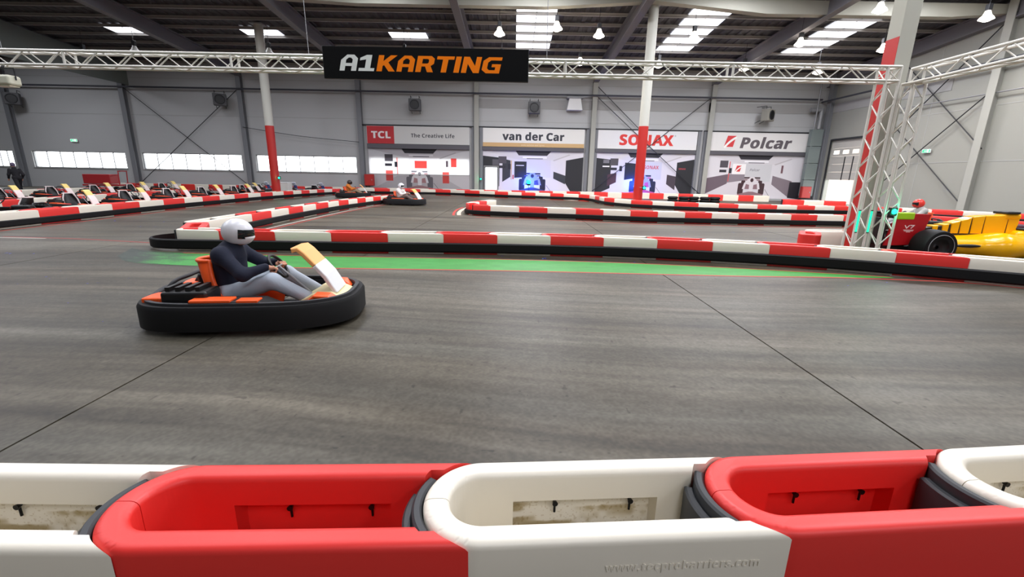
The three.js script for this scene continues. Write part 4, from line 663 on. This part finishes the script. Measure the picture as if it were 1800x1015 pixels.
const themes = [
  { x: [-11.05, -3.4], name: 'grey and red lettered board reading TCL The Creative Life', post: 'white garage poster with red flags and a white racing car, partly lit from behind',
    k: { wall: '#e4e3e6', back: '#dedde2', floor: '#cfcdd0', car: '#f4f4f6', trim: '#b98f92', tyre: '#77757c', dark: [], bits: [['#e2413c', 0.455, 0.27, 0.12, 0.17], ['#e7544e', 0.165, 0.5, 0.07, 0.24], ['#e7544e', 0.73, 0.52, 0.065, 0.26], ['#d9423e', 0.815, 0.2, 0.055, 0.2], ['#e58f8c', 0.275, 0.2, 0.012, 0.4], ['#51454d', 0.765, 0.26, 0.022, 0.14]] },
    draw(c, W, H) { c.fillStyle = '#c9c8c5'; c.fillRect(0, 0, W, H); c.fillStyle = '#ba2a30'; c.fillRect(0, 0, 0.265 * W, H); c.fillStyle = '#e7e2e0'; c.font = 'bold 92px sans-serif'; fit(c, 'TCL', 42, 238, 118, 3); c.fillStyle = '#3c3c42'; c.font = 'bold 52px sans-serif'; fit(c, 'The Creative Life', 440, 880, 106); } },
  { x: [-2.43, 5.2], name: 'white board with a tan stripe reading van der Car', post: 'garage poster with black cabinets and a blue-lit racing car, lit exit door at its left',
    k: { wall: '#d6d2d9', back: '#cfcbd8', floor: '#d9d5dd', car: '#8f95b4', trim: '#3a3f66', tyre: '#1d1f2c', dark: [leftCab, rightCab, [[[0.2, 0.18], [0.28, 0.22], [0.28, 0.6], [0.2, 0.72]], '#33343a'], [[[0.32, 0.24], [0.44, 0.24], [0.44, 0.6], [0.32, 0.62]], '#1c1f26'], [[[0.71, 0.46], [0.83, 0.55], [0.83, 0.75], [0.71, 0.62]], '#34363c']], bits: [['#c39a5c', 0.285, 0.22, 0.008, 0.44], ['#d9d6da', 0.335, 0.32, 0.08, 0.02], ['#57555b', 0.1, 0.2, 0.07, 0.14], ['#b9624e', 0.3, 0.55, 0.015, 0.1]] },
    draw(c, W, H) { c.fillStyle = '#e3e1dc'; c.fillRect(0, 0, W, H); c.fillStyle = '#c9a574'; c.fillRect(0, 0.78 * H, W, 0.22 * H); c.fillStyle = '#dcc49f'; c.font = 'bold 22px sans-serif'; c.fillText('auto service and tyres', 390, 0.94 * H); c.fillStyle = '#34353c'; c.font = 'bold 96px sans-serif'; fit(c, 'van der Car', 202, 822, 108, 4); } },
  { x: [6.05, 13.6], name: 'white board with large red letters reading SONAX', post: 'garage poster with black cabinets and a blue car, half hidden by the red pole',
    k: { wall: '#d5d1da', back: '#c6c6d6', floor: '#d6d2da', car: '#9aa0c4', trim: '#b8508c', tyre: '#20243f', dark: [leftCab, rightCab, [[[0.31, 0.22], [0.42, 0.24], [0.42, 0.58], [0.31, 0.62]], '#1b1f28'], [[[0.14, 0.5], [0.23, 0.46], [0.23, 0.68], [0.14, 0.78]], '#4a2f3a'], [[[0.74, 0.48], [0.83, 0.52], [0.83, 0.84], [0.74, 0.7]], '#443a42']], bits: [['#ecebef', 0.085, 0.3, 0.07, 0.03], ['#77757c', 0.09, 0.16, 0.06, 0.08]], extra(c, W, H) { c.fillStyle = '#c94650'; c.font = 'bold 46px sans-serif'; c.fillText('SONAX', 0.5 * W, 0.36 * H); c.font = 'bold 22px sans-serif'; c.fillText('SONAX', 0.85 * W, 0.36 * H); } },
    draw(c, W, H) { c.fillStyle = '#e0dfe0'; c.fillRect(0, 0, W, H); c.fillStyle = '#d8342e'; c.font = 'bold 132px sans-serif'; fit(c, 'SONAX', 233, 782, 134, 6); c.font = '22px sans-serif'; c.fillStyle = '#888'; c.fillText('®', 792, 50); } },
  { x: [14.36, 21.95], name: 'white board with a red road emblem reading Polcar', post: 'garage poster with grey lockers and a white and maroon racing car',
    k: { wall: '#d6d3d8', back: '#c9c8cc', floor: '#d3cdd3', car: '#d9d2d6', trim: '#8c6d74', tyre: '#40272d', dark: [[[[0, 0.56], [0.25, 0.44], [0.25, 0.66], [0, 0.96]], '#6b5c66'], [[[0.25, 0.44], [0.42, 0.42], [0.42, 0.58], [0.25, 0.64]], '#8a8088'], [[[0.7, 0.46], [0.9, 0.58], [0.9, 0.98], [0.7, 0.66]], '#7d7078'], [[[0.88, 0.6], [1, 0.6], [1, 1], [0.88, 0.97]], '#26222a']], bits: [['#efecec', 0.29, 0.2, 0.13, 0.24], ['#d2484a', 0.255, 0.15, 0.008, 0.46], ['#6b4a52', 0.775, 0.22, 0.02, 0.18]], extra(c, W, H) { polMark(c, 0.315 * W, 0.24 * H, 58); c.fillStyle = '#8b8890'; c.font = 'italic bold 34px sans-serif'; c.fillText('Polcar', 0.46 * W, 0.36 * H); } },
    draw(c, W, H) { c.fillStyle = '#dedcda'; c.fillRect(0, 0, W, H); polMark(c, 170, 30, 104); c.setTransform(1, 0, -0.2, 1, 30, 0); c.fillStyle = '#5a5358'; c.font = 'bold 136px sans-serif'; fit(c, 'Polcar', 318, 838, 142, 5); } },
];
themes.forEach(({ x: [a, b], name, post, k, draw }, i) => {
  const w = b - a, o = thing('sponsor_board', name, 'sign', [a + w / 2, 0, Z0 + 0.1]), t = canvasTex(1024, 172, (c, W, H) => draw(c, W, H)), yb = i === 0 ? 3.64 : 3.58;
  obj('backing', rb(-w / 2, w / 2, yb, 4.9, -0.09, 0.045, 0.01), mt.whitePlastic, o); const f = new THREE.PlaneGeometry(w - 0.04, 4.88 - yb); f.translate(0, (4.89 + yb) / 2, 0.047); obj('face', f, M('#ffffff', 0.6, { map: t }), o);
  obj('top_rail', rb(-w / 2 - 0.3, w / 2 + 0.3, 4.92, 5.0, -0.09, 0.08, 0.01), mt.dark, o); obj('lower_beam', rb(-w / 2, w / 2, 3.3, yb - 0.02, -0.09, 0.1, 0.01), M('#56545a', 0.6), o);
  const p = thing('wall_poster', post, 'poster', [a + w / 2, 0, Z0 + 0.05]), tx = canvasTex(1024, 420, (c, W, H) => garage(c, W, H, k));
  const cut = i === 1 ? doorSpan[1] + 0.12 - (a + w / 2) : -w / 2;    // the door stands open in the second poster's left end
  const sheet = (x0, x1, y0, y1) => { const g = new THREE.PlaneGeometry(x1 - x0, y1 - y0), q = g.attributes.position, uv = g.attributes.uv; g.translate((x0 + x1) / 2, (y0 + y1) / 2, 0); for (let n = 0; n < q.count; n++) uv.setXY(n, (q.getX(n) + w / 2) / w, (q.getY(n) - 0.12) / (3.3 - 0.12)); return g; };
  const cloth = i === 0 ? new THREE.MeshPhysicalMaterial({ color: '#ffffff', map: tx, roughness: 0.95, transmission: 0.5, thickness: 0, side: THREE.DoubleSide }) : M('#ffffff', 0.6, { map: tx, side: THREE.DoubleSide });
  obj('sheet', i === 1 ? [sheet(cut, w / 2, 0.12, 3.3), sheet(-w / 2, cut, 2.2, 3.3), sheet(-w / 2, doorSpan[0] - 0.12 - (a + w / 2), 0.12, 2.2)] : sheet(-w / 2, w / 2, 0.12, 3.3), cloth, p);
  obj('edge_strip', [bx(-w / 2 - 0.03, -w / 2, 0.1, 3.3, -0.03, 0.02), bx(w / 2, w / 2 + 0.03, 0.1, 3.3, -0.03, 0.02)], mt.steel, p);
});

// ---------------------------------------------------------------- wall fittings
tag(obj('heating_pipe', bar(V(X0 + 0.1, 7.22, Z0 + 0.42), V(22.2, 7.22, Z0 + 0.42), 0.06, 10), M('#3d3e46', 0.5)), 'dark heating pipe running along the back wall below the roof', 'pipe');
tag(obj('heating_pipe', bar(V(22.4, 7.1, Z0 + 0.1), V(22.4, 7.1, -12), 0.06, 10), M('#3d3e46', 0.5)), 'dark heating pipe running along the right wall', 'pipe');
{ const c = thing('cable', 'thin dark cable sagging along the left back wall', 'cable', [0, 0, 0]); obj('wire', tube([[-20.1, 4.6, -34.6], [-16, 4.05, -34.6], [-11.6, 3.7, -34.6]], 0.02, 40, 5), mt.dark, c); for (const [x, y] of [[-20.1, 4.6], [-16, 4.05], [-11.6, 3.7]]) obj('hook', bar(V(x, y, -34.58), V(x, y + 0.02, Z0 + 0.01), 0.015, 5), mt.dark, c); }
{
  const hl = ['second heater from the left, on the wall by the crossed rods', 'unit heater above the grey and red TCL board', 'unit heater above the van der Car board', 'unit heater above the Polcar board', 'leftmost dark unit heater high on the back wall'];
  [[-21.3, 6.4, 0.5], [-7.25, 6.3, 0.1], [1.35, 6.25, 0], [18.25, 6.05, 0.6], [-36.3, 6.2, 0.6]].forEach(([x, y, t], i) => {
    const o = thing('unit_heater', hl[i], 'heater', [x, y, Z0 + 0.75], t);
    obj('case', rb(-0.42, 0.42, -0.4, 0.4, -0.28, 0.28, 0.04), i === 3 ? M('#8d8b80', 0.6) : M('#4e4e50', 0.6), o);
    obj('fan_ring', new THREE.TorusGeometry(0.3, 0.035, 8, 28).translate(0, 0, 0.29), mt.dark, o); obj('fan_mouth', new THREE.CylinderGeometry(0.29, 0.29, 0.02, 28).rotateX(Math.PI / 2).translate(0, 0, 0.278), mt.black, o);
    for (const s of [-1, 1]) obj('hanger', [bar(V(0.3 * s, 0.4, 0), V(0.3 * s, 0.6, 0), 0.02, 6), bar(V(0.3 * s, 0.6, 0), V(0.3 * s, 0.6, -0.72), 0.02, 6), bar(V(0.3 * s, -0.3, -0.25), V(0.3 * s, -0.5, -0.72), 0.02, 6)], mt.dark, o);
  });
  const h = thing('vent_hood', 'white vent hood on the wall between the middle columns', 'vent', [4.3, 6.2, Z0 + 0.35]); const s = new THREE.Shape([[-0.55, 0], [0.55, 0], [0.4, 0.75], [-0.4, 0.75]].map(([x, y]) => new THREE.Vector2(x, y)));
  obj('hood', new THREE.ExtrudeGeometry(s, { depth: 0.5, bevelEnabled: true, bevelSize: 0.02, bevelThickness: 0.02, bevelSegments: 1 }).translate(0, 0, -0.3), mt.whitePlastic, h); obj('collar', rb(-0.6, 0.6, 0.78, 0.9, -0.33, 0.25, 0.02), mt.steel, h);
  for (const [x, y, l] of [[-10.95, 0.55, 'red fire hose cabinet at the left end of the TCL poster'], [21.9, 0.25, 'red fire cabinet in the right back corner']]) {
    const o = thing('fire_cabinet', l, 'cabinet', [x, y, x < 0 ? Z0 + 0.45 : -34.2]); obj('box', rb(-0.35, 0.35, 0, 0.85, -0.15, 0.12, 0.02), M('#a02622', 0.5), o); const d = obj('door', rb(-0.31, 0.31, 0.04, 0.81, 0.12, 0.14, 0.01), M('#b02a25', 0.45), o); obj('handle', rb(0.2, 0.24, 0.38, 0.48, 0.14, 0.165, 0.005), mt.steel, d);
  }
  const c = thing('service_riser', 'tall grey-green panelled riser in the right back corner', 'riser', [22.1, 0, -34.55], 0); for (let k = 0; k < 4; k++) obj('panel', rb(-0.42, 0.42, 0.4 + k * 1.2, 1.57 + k * 1.2, -0.1, 0.25, 0.01), M('#727c7a', 0.5), c);
  obj('duct', [bar(V(0.1, 5.2, 0.1), V(0.1, 6.6, 0.1), 0.14, 12), bar(V(0.1, 6.5, 0.1), V(-0.7, 6.5, 0.1), 0.14, 12), bar(V(-0.3, 0.3, 0.2), V(-0.3, 8.6, 0.2), 0.05, 8)], mt.steel, c); obj('foot', rb(-0.42, 0.42, 0, 0.38, -0.1, 0.2, 0.01), mt.dark, c);
  const f = thing('floodlight', 'white floodlight hanging under the truss at the left picture edge', 'light', [-9.3, 3.05, -8.72]); obj('housing', rb(-0.2, 0.2, -0.1, 0.08, -0.12, 0.12, 0.05, 3), M('#c9c8b4', 0.4), f); obj('lens', rb(-0.16, 0.16, -0.115, -0.095, -0.09, 0.09, 0.01), M('#e8e6cf', 0.2), f); obj('yoke', [bar(V(-0.21, 0, 0), V(-0.21, 0.2, 0), 0.012, 6), bar(V(0.21, 0, 0), V(0.21, 0.2, 0), 0.012, 6), bar(V(-0.21, 0.2, 0), V(0.21, 0.2, 0), 0.012, 6), bar(V(0, 0.2, 0), V(0, 0.28, -0.05), 0.02, 6)], mt.dark, f);
  const cb = thing('equipment_cabinet', 'white cabinet with a black front standing right of the left pole', 'cabinet', [-14.85, 0, -29.2]); obj('case', rb(-0.55, 0.45, 0, 0.78, -0.3, 0.3, 0.02), M('#d4d3cd', 0.5), cb); obj('front_panel', rb(-0.42, -0.16, 0.16, 0.7, 0.3, 0.315, 0.006), mt.black, cb); obj('lid', rb(-0.57, 0.47, 0.78, 0.81, -0.32, 0.32, 0.01), mt.whitePlastic, cb);
  const t = thing('hand_cart', 'red trolley with a tall push handle below the far left windows', 'cart', [-25.4, 0, -28.3], 0.1), rd = M('#a3262a', 0.5);
  obj('box', rb(-1.0, 0.55, 0.55, 1.12, -0.4, 0.4, 0.03), rd, t); obj('deck', rb(-1.05, 1.05, 0.42, 0.52, -0.45, 0.45, 0.02), rd, t); obj('handle', [bar(V(1.0, 0.5, -0.35), V(1.05, 1.32, -0.35), 0.03, 8), bar(V(1.0, 0.5, 0.35), V(1.05, 1.32, 0.35), 0.03, 8), bar(V(1.05, 1.32, -0.38), V(1.05, 1.32, 0.38), 0.03, 8), bar(V(0.5, 1.0, 0.35), V(1.04, 1.1, 0.35), 0.02, 8)], rd, t);
  for (const [x, z] of [[-0.8, 0.35], [-0.8, -0.35], [0.8, 0.35], [0.8, -0.35]]) obj('wheel', new THREE.CylinderGeometry(0.2, 0.2, 0.08, 18).rotateX(Math.PI / 2).translate(x, 0.2, z), mt.rubber, t);
}

{ // tyres lying behind the winding row
  const g = new THREE.TorusGeometry(0.24, 0.1, 10, 24).rotateX(Math.PI / 2).scale(1, 0.9, 1).translate(0, 0.09, 0), w = new THREE.TorusGeometry(0.15, 0.012, 6, 24).rotateX(Math.PI / 2).translate(0, 0.165, 0);
  [10.6, 11.3, 12.0, 12.7, 13.4].forEach((x, i) => { for (const l of [0, 1]) { const t = thing('tyre', `${ordinal[i]} black tyre from the left, ${l ? 'upper' : 'lower'} layer, near the Polcar poster`, 'tyre', [x, 0.18 * l, -30.2 + 0.12 * (i % 2)]); same('tread', g, mt.rubber, t); same('bead', w, mt.dark, t); } });
}
// ---------------------------------------------------------------- yellow show racing car behind the long row (its nose lies outside the picture)
{
  const o = thing('racing_car', 'yellow open-wheel show car with a red rear wing plate, cut off by the right edge', 'race car', [8.2, 0, -9.45]), y = M('#f3b300', 0.2), rd = M('#b3101a', 0.35);
  const side = (P, z0, z1, m, name, r = 0.015, parent = o) => { const s = new THREE.Shape(P.map(([a, b]) => new THREE.Vector2(a, b))); const g = new THREE.ExtrudeGeometry(s, { depth: z1 - z0 - 2 * r, bevelEnabled: true, bevelSize: r * 0.8, bevelThickness: r, bevelSegments: 3, bevelOffset: -r * 0.8 }); g.translate(0, 0, z0 + r); return obj(name, g, m, parent); };
  // rear wing
  const ep = [[-0.7, 0.3], [-0.62, 0.75], [-0.55, 0.82], [-0.42, 0.95], [0.12, 0.94], [0.05, 0.62], [-0.2, 0.32]];
  const e1 = side(ep, 0.46, 0.5, rd, 'wing_endplate', 0.008); side(ep, -0.5, -0.46, rd, 'wing_endplate', 0.008);
  const mk = canvasTex(256, 128, (c, w, h) => { c.fillStyle = '#b3101a'; c.fillRect(0, 0, w, h); c.fillStyle = '#f0d8d8'; c.lineWidth = 13; c.strokeStyle = '#f0d8d8'; c.beginPath(); c.moveTo(62, 16); c.lineTo(92, 58); c.lineTo(128, 16); c.moveTo(136, 18); c.lineTo(192, 18); c.lineTo(152, 62); c.stroke(); c.setTransform(1, 0, 0, 1, 0, 0); for (const [a, b, q] of [[50, 80, 150], [62, 94, 128], [96, 108, 60]]) c.fillRect(a, b, q, 7); });
  const f = new THREE.PlaneGeometry(0.36, 0.18); f.translate(-0.27, 0.65, 0.5015); obj('emblem', f, M('#ffffff', 0.4, { map: mk }), e1).userData.label = 'printed emblem V7';
  obj('wing_corner', rb(-0.56, -0.2, 0.82, 0.97, 0.44, 0.507, 0.03), M('#a3c31c', 0.35), e1).userData.label = 'lime green upper corner';
  obj('wing_plane', [plate([[-0.62, 0.9], [-0.45, 0.86], [-0.2, 0.84]], -0.46, 0.46, 0.03, 0.008), plate([[-0.72, 0.98], [-0.64, 0.94], [-0.5, 0.91]], -0.46, 0.46, 0.02, 0.006), plate([[-0.6, 0.34], [-0.4, 0.32], [-0.2, 0.33]], -0.46, 0.46, 0.03, 0.008), rb(-0.75, -0.68, 0.32, 0.86, -0.46, 0.46, 0.02)], mt.black, o);
  // engine cover with dark joints between its yellow panels
  const ridge = [[-0.4, 0.56], [0.6, 0.68], [0.85, 0.715], [1.05, 0.77], [1.25, 0.83], [1.4, 0.89], [1.6, 0.905], [2.4, 0.935]], top = (x) => { const k = Math.max(1, ridge.findIndex((r) => r[0] >= x)), [a, ya] = ridge[k - 1], [b, yb] = ridge[k]; return ya + (yb - ya) * (x - a) / (b - a); };
  const pan = [[0.58, 0.68], [0.78, 0.9], [0.96, 1.12], [1.15, 1.34], [1.375, 1.61], [1.635, 2.09], [2.115, 2.33]];
  side([[-0.4, 0.42], [2.3, 0.46], ...[2.3, 1.7, 1.4, 1.25, 1.05, 0.85, 0.6, -0.3].map((x) => [x, top(x) - 0.02])], -0.1, 0.1, mt.black, 'engine_spine', 0.02);
  for (const [a, b] of pan) side([[a, 0.53], [b, 0.53], [b, top(b)], [(a + b) / 2, top((a + b) / 2)], [a - 0.02, top(a)]], -0.112, 0.112, y, 'cover_panel', 0.02);
  obj('air_box', [rb(2.0, 2.34, 0.84, 0.95, -0.13, 0.13, 0.04, 3)], y, o); obj('camera_pod', rb(2.0, 2.27, 0.945, 1.0, -0.16, 0.16, 0.02), mt.black, o);
  // side pods and floor
  const sp = (sg) => { const g = sdfMesh([[[0.5, 0.27, 0.28 * sg], [1.7, 0.3, 0.44 * sg], 0.1, 0.21], [[1.7, 0.3, 0.44 * sg], [2.75, 0.31, 0.46 * sg], 0.21, 0.22], [[0.45, 0.3, 0.12 * sg], [2.6, 0.33, 0.12 * sg], 0.15, 0.2]], 0.028, 0.3); return g; };
  for (const s of [1, -1]) { const b = obj('side_pod', sp(s), y, o); obj('outlet', new THREE.SphereGeometry(1, 18, 10).scale(0.28, 0.035, 0.03).translate(0.95, 0.33, 0.6 * s - (s > 0 ? 0.06 : -0.06)), mt.black, b); }
  obj('cockpit', [rb(2.2, 3.6, 0.2, 0.62, -0.28, 0.28, 0.1, 3)], y, o); obj('cockpit_rim', tube([[2.4, 0.64, -0.2], [2.3, 0.66, 0], [2.4, 0.64, 0.2], [2.9, 0.62, 0.2], [3.1, 0.61, 0], [2.9, 0.62, -0.2]], 0.03, 40, 6, true), mt.black, o); obj('nose', new THREE.CylinderGeometry(0.07, 0.2, 1.4, 20).rotateZ(-Math.PI / 2).translate(4.25, 0.38, 0), y, o); obj('head_rest', rb(2.3, 2.5, 0.6, 0.74, -0.14, 0.14, 0.05), M('#4a2a3c', 0.6), o);
  obj('floor_plank', rb(-0.1, 3.4, 0.05, 0.09, -0.68, 0.68, 0.01), mt.black, o); obj('diffuser', rb(-0.55, 0, 0.08, 0.3, -0.42, 0.42, 0.03), mt.black, o); obj('gearbox', rb(-0.45, 0.5, 0.16, 0.46, -0.12, 0.12, 0.05), mt.black, o);
  const tw3 = tyreG(0.335, 0.38), rimP = [[0.05, -0.16], [0.17, -0.16], [0.19, -0.17], [0.2, -0.1], [0.2, 0.12], [0.215, 0.17], [0.2, 0.175], [0.18, 0.1], [0.06, 0.06], [0.03, 0.1]].map(([a, b]) => new THREE.Vector2(a, b)), rimG = new THREE.LatheGeometry(rimP, 28).rotateX(Math.PI / 2);
  for (const [x, z] of [[0.04, 0.76], [0.04, -0.76], [3.3, 0.76], [3.3, -0.76]]) {
    const t = same('wheel', tw3, mt.rubber, o, x, 0.335, z), r = same('rim', rimG, M('#2b2b2e', 0.4, { metalness: 0.4 }), t); if (z < 0) r.rotation.y = Math.PI; same('side_ring', new THREE.TorusGeometry(0.245, 0.006, 6, 40).translate(0, 0, z > 0 ? 0.192 : -0.192), M('#8d8d8f', 0.5), t);
    obj('wishbone', [bar(V(x - 0.15, 0.42, Math.sign(z) * 0.1), V(x, 0.42, z * 0.8), 0.015, 6), bar(V(x + 0.25, 0.25, Math.sign(z) * 0.1), V(x, 0.24, z * 0.8), 0.015, 6)], mt.black, o);
  }
}
renderer.render(scene, camera);
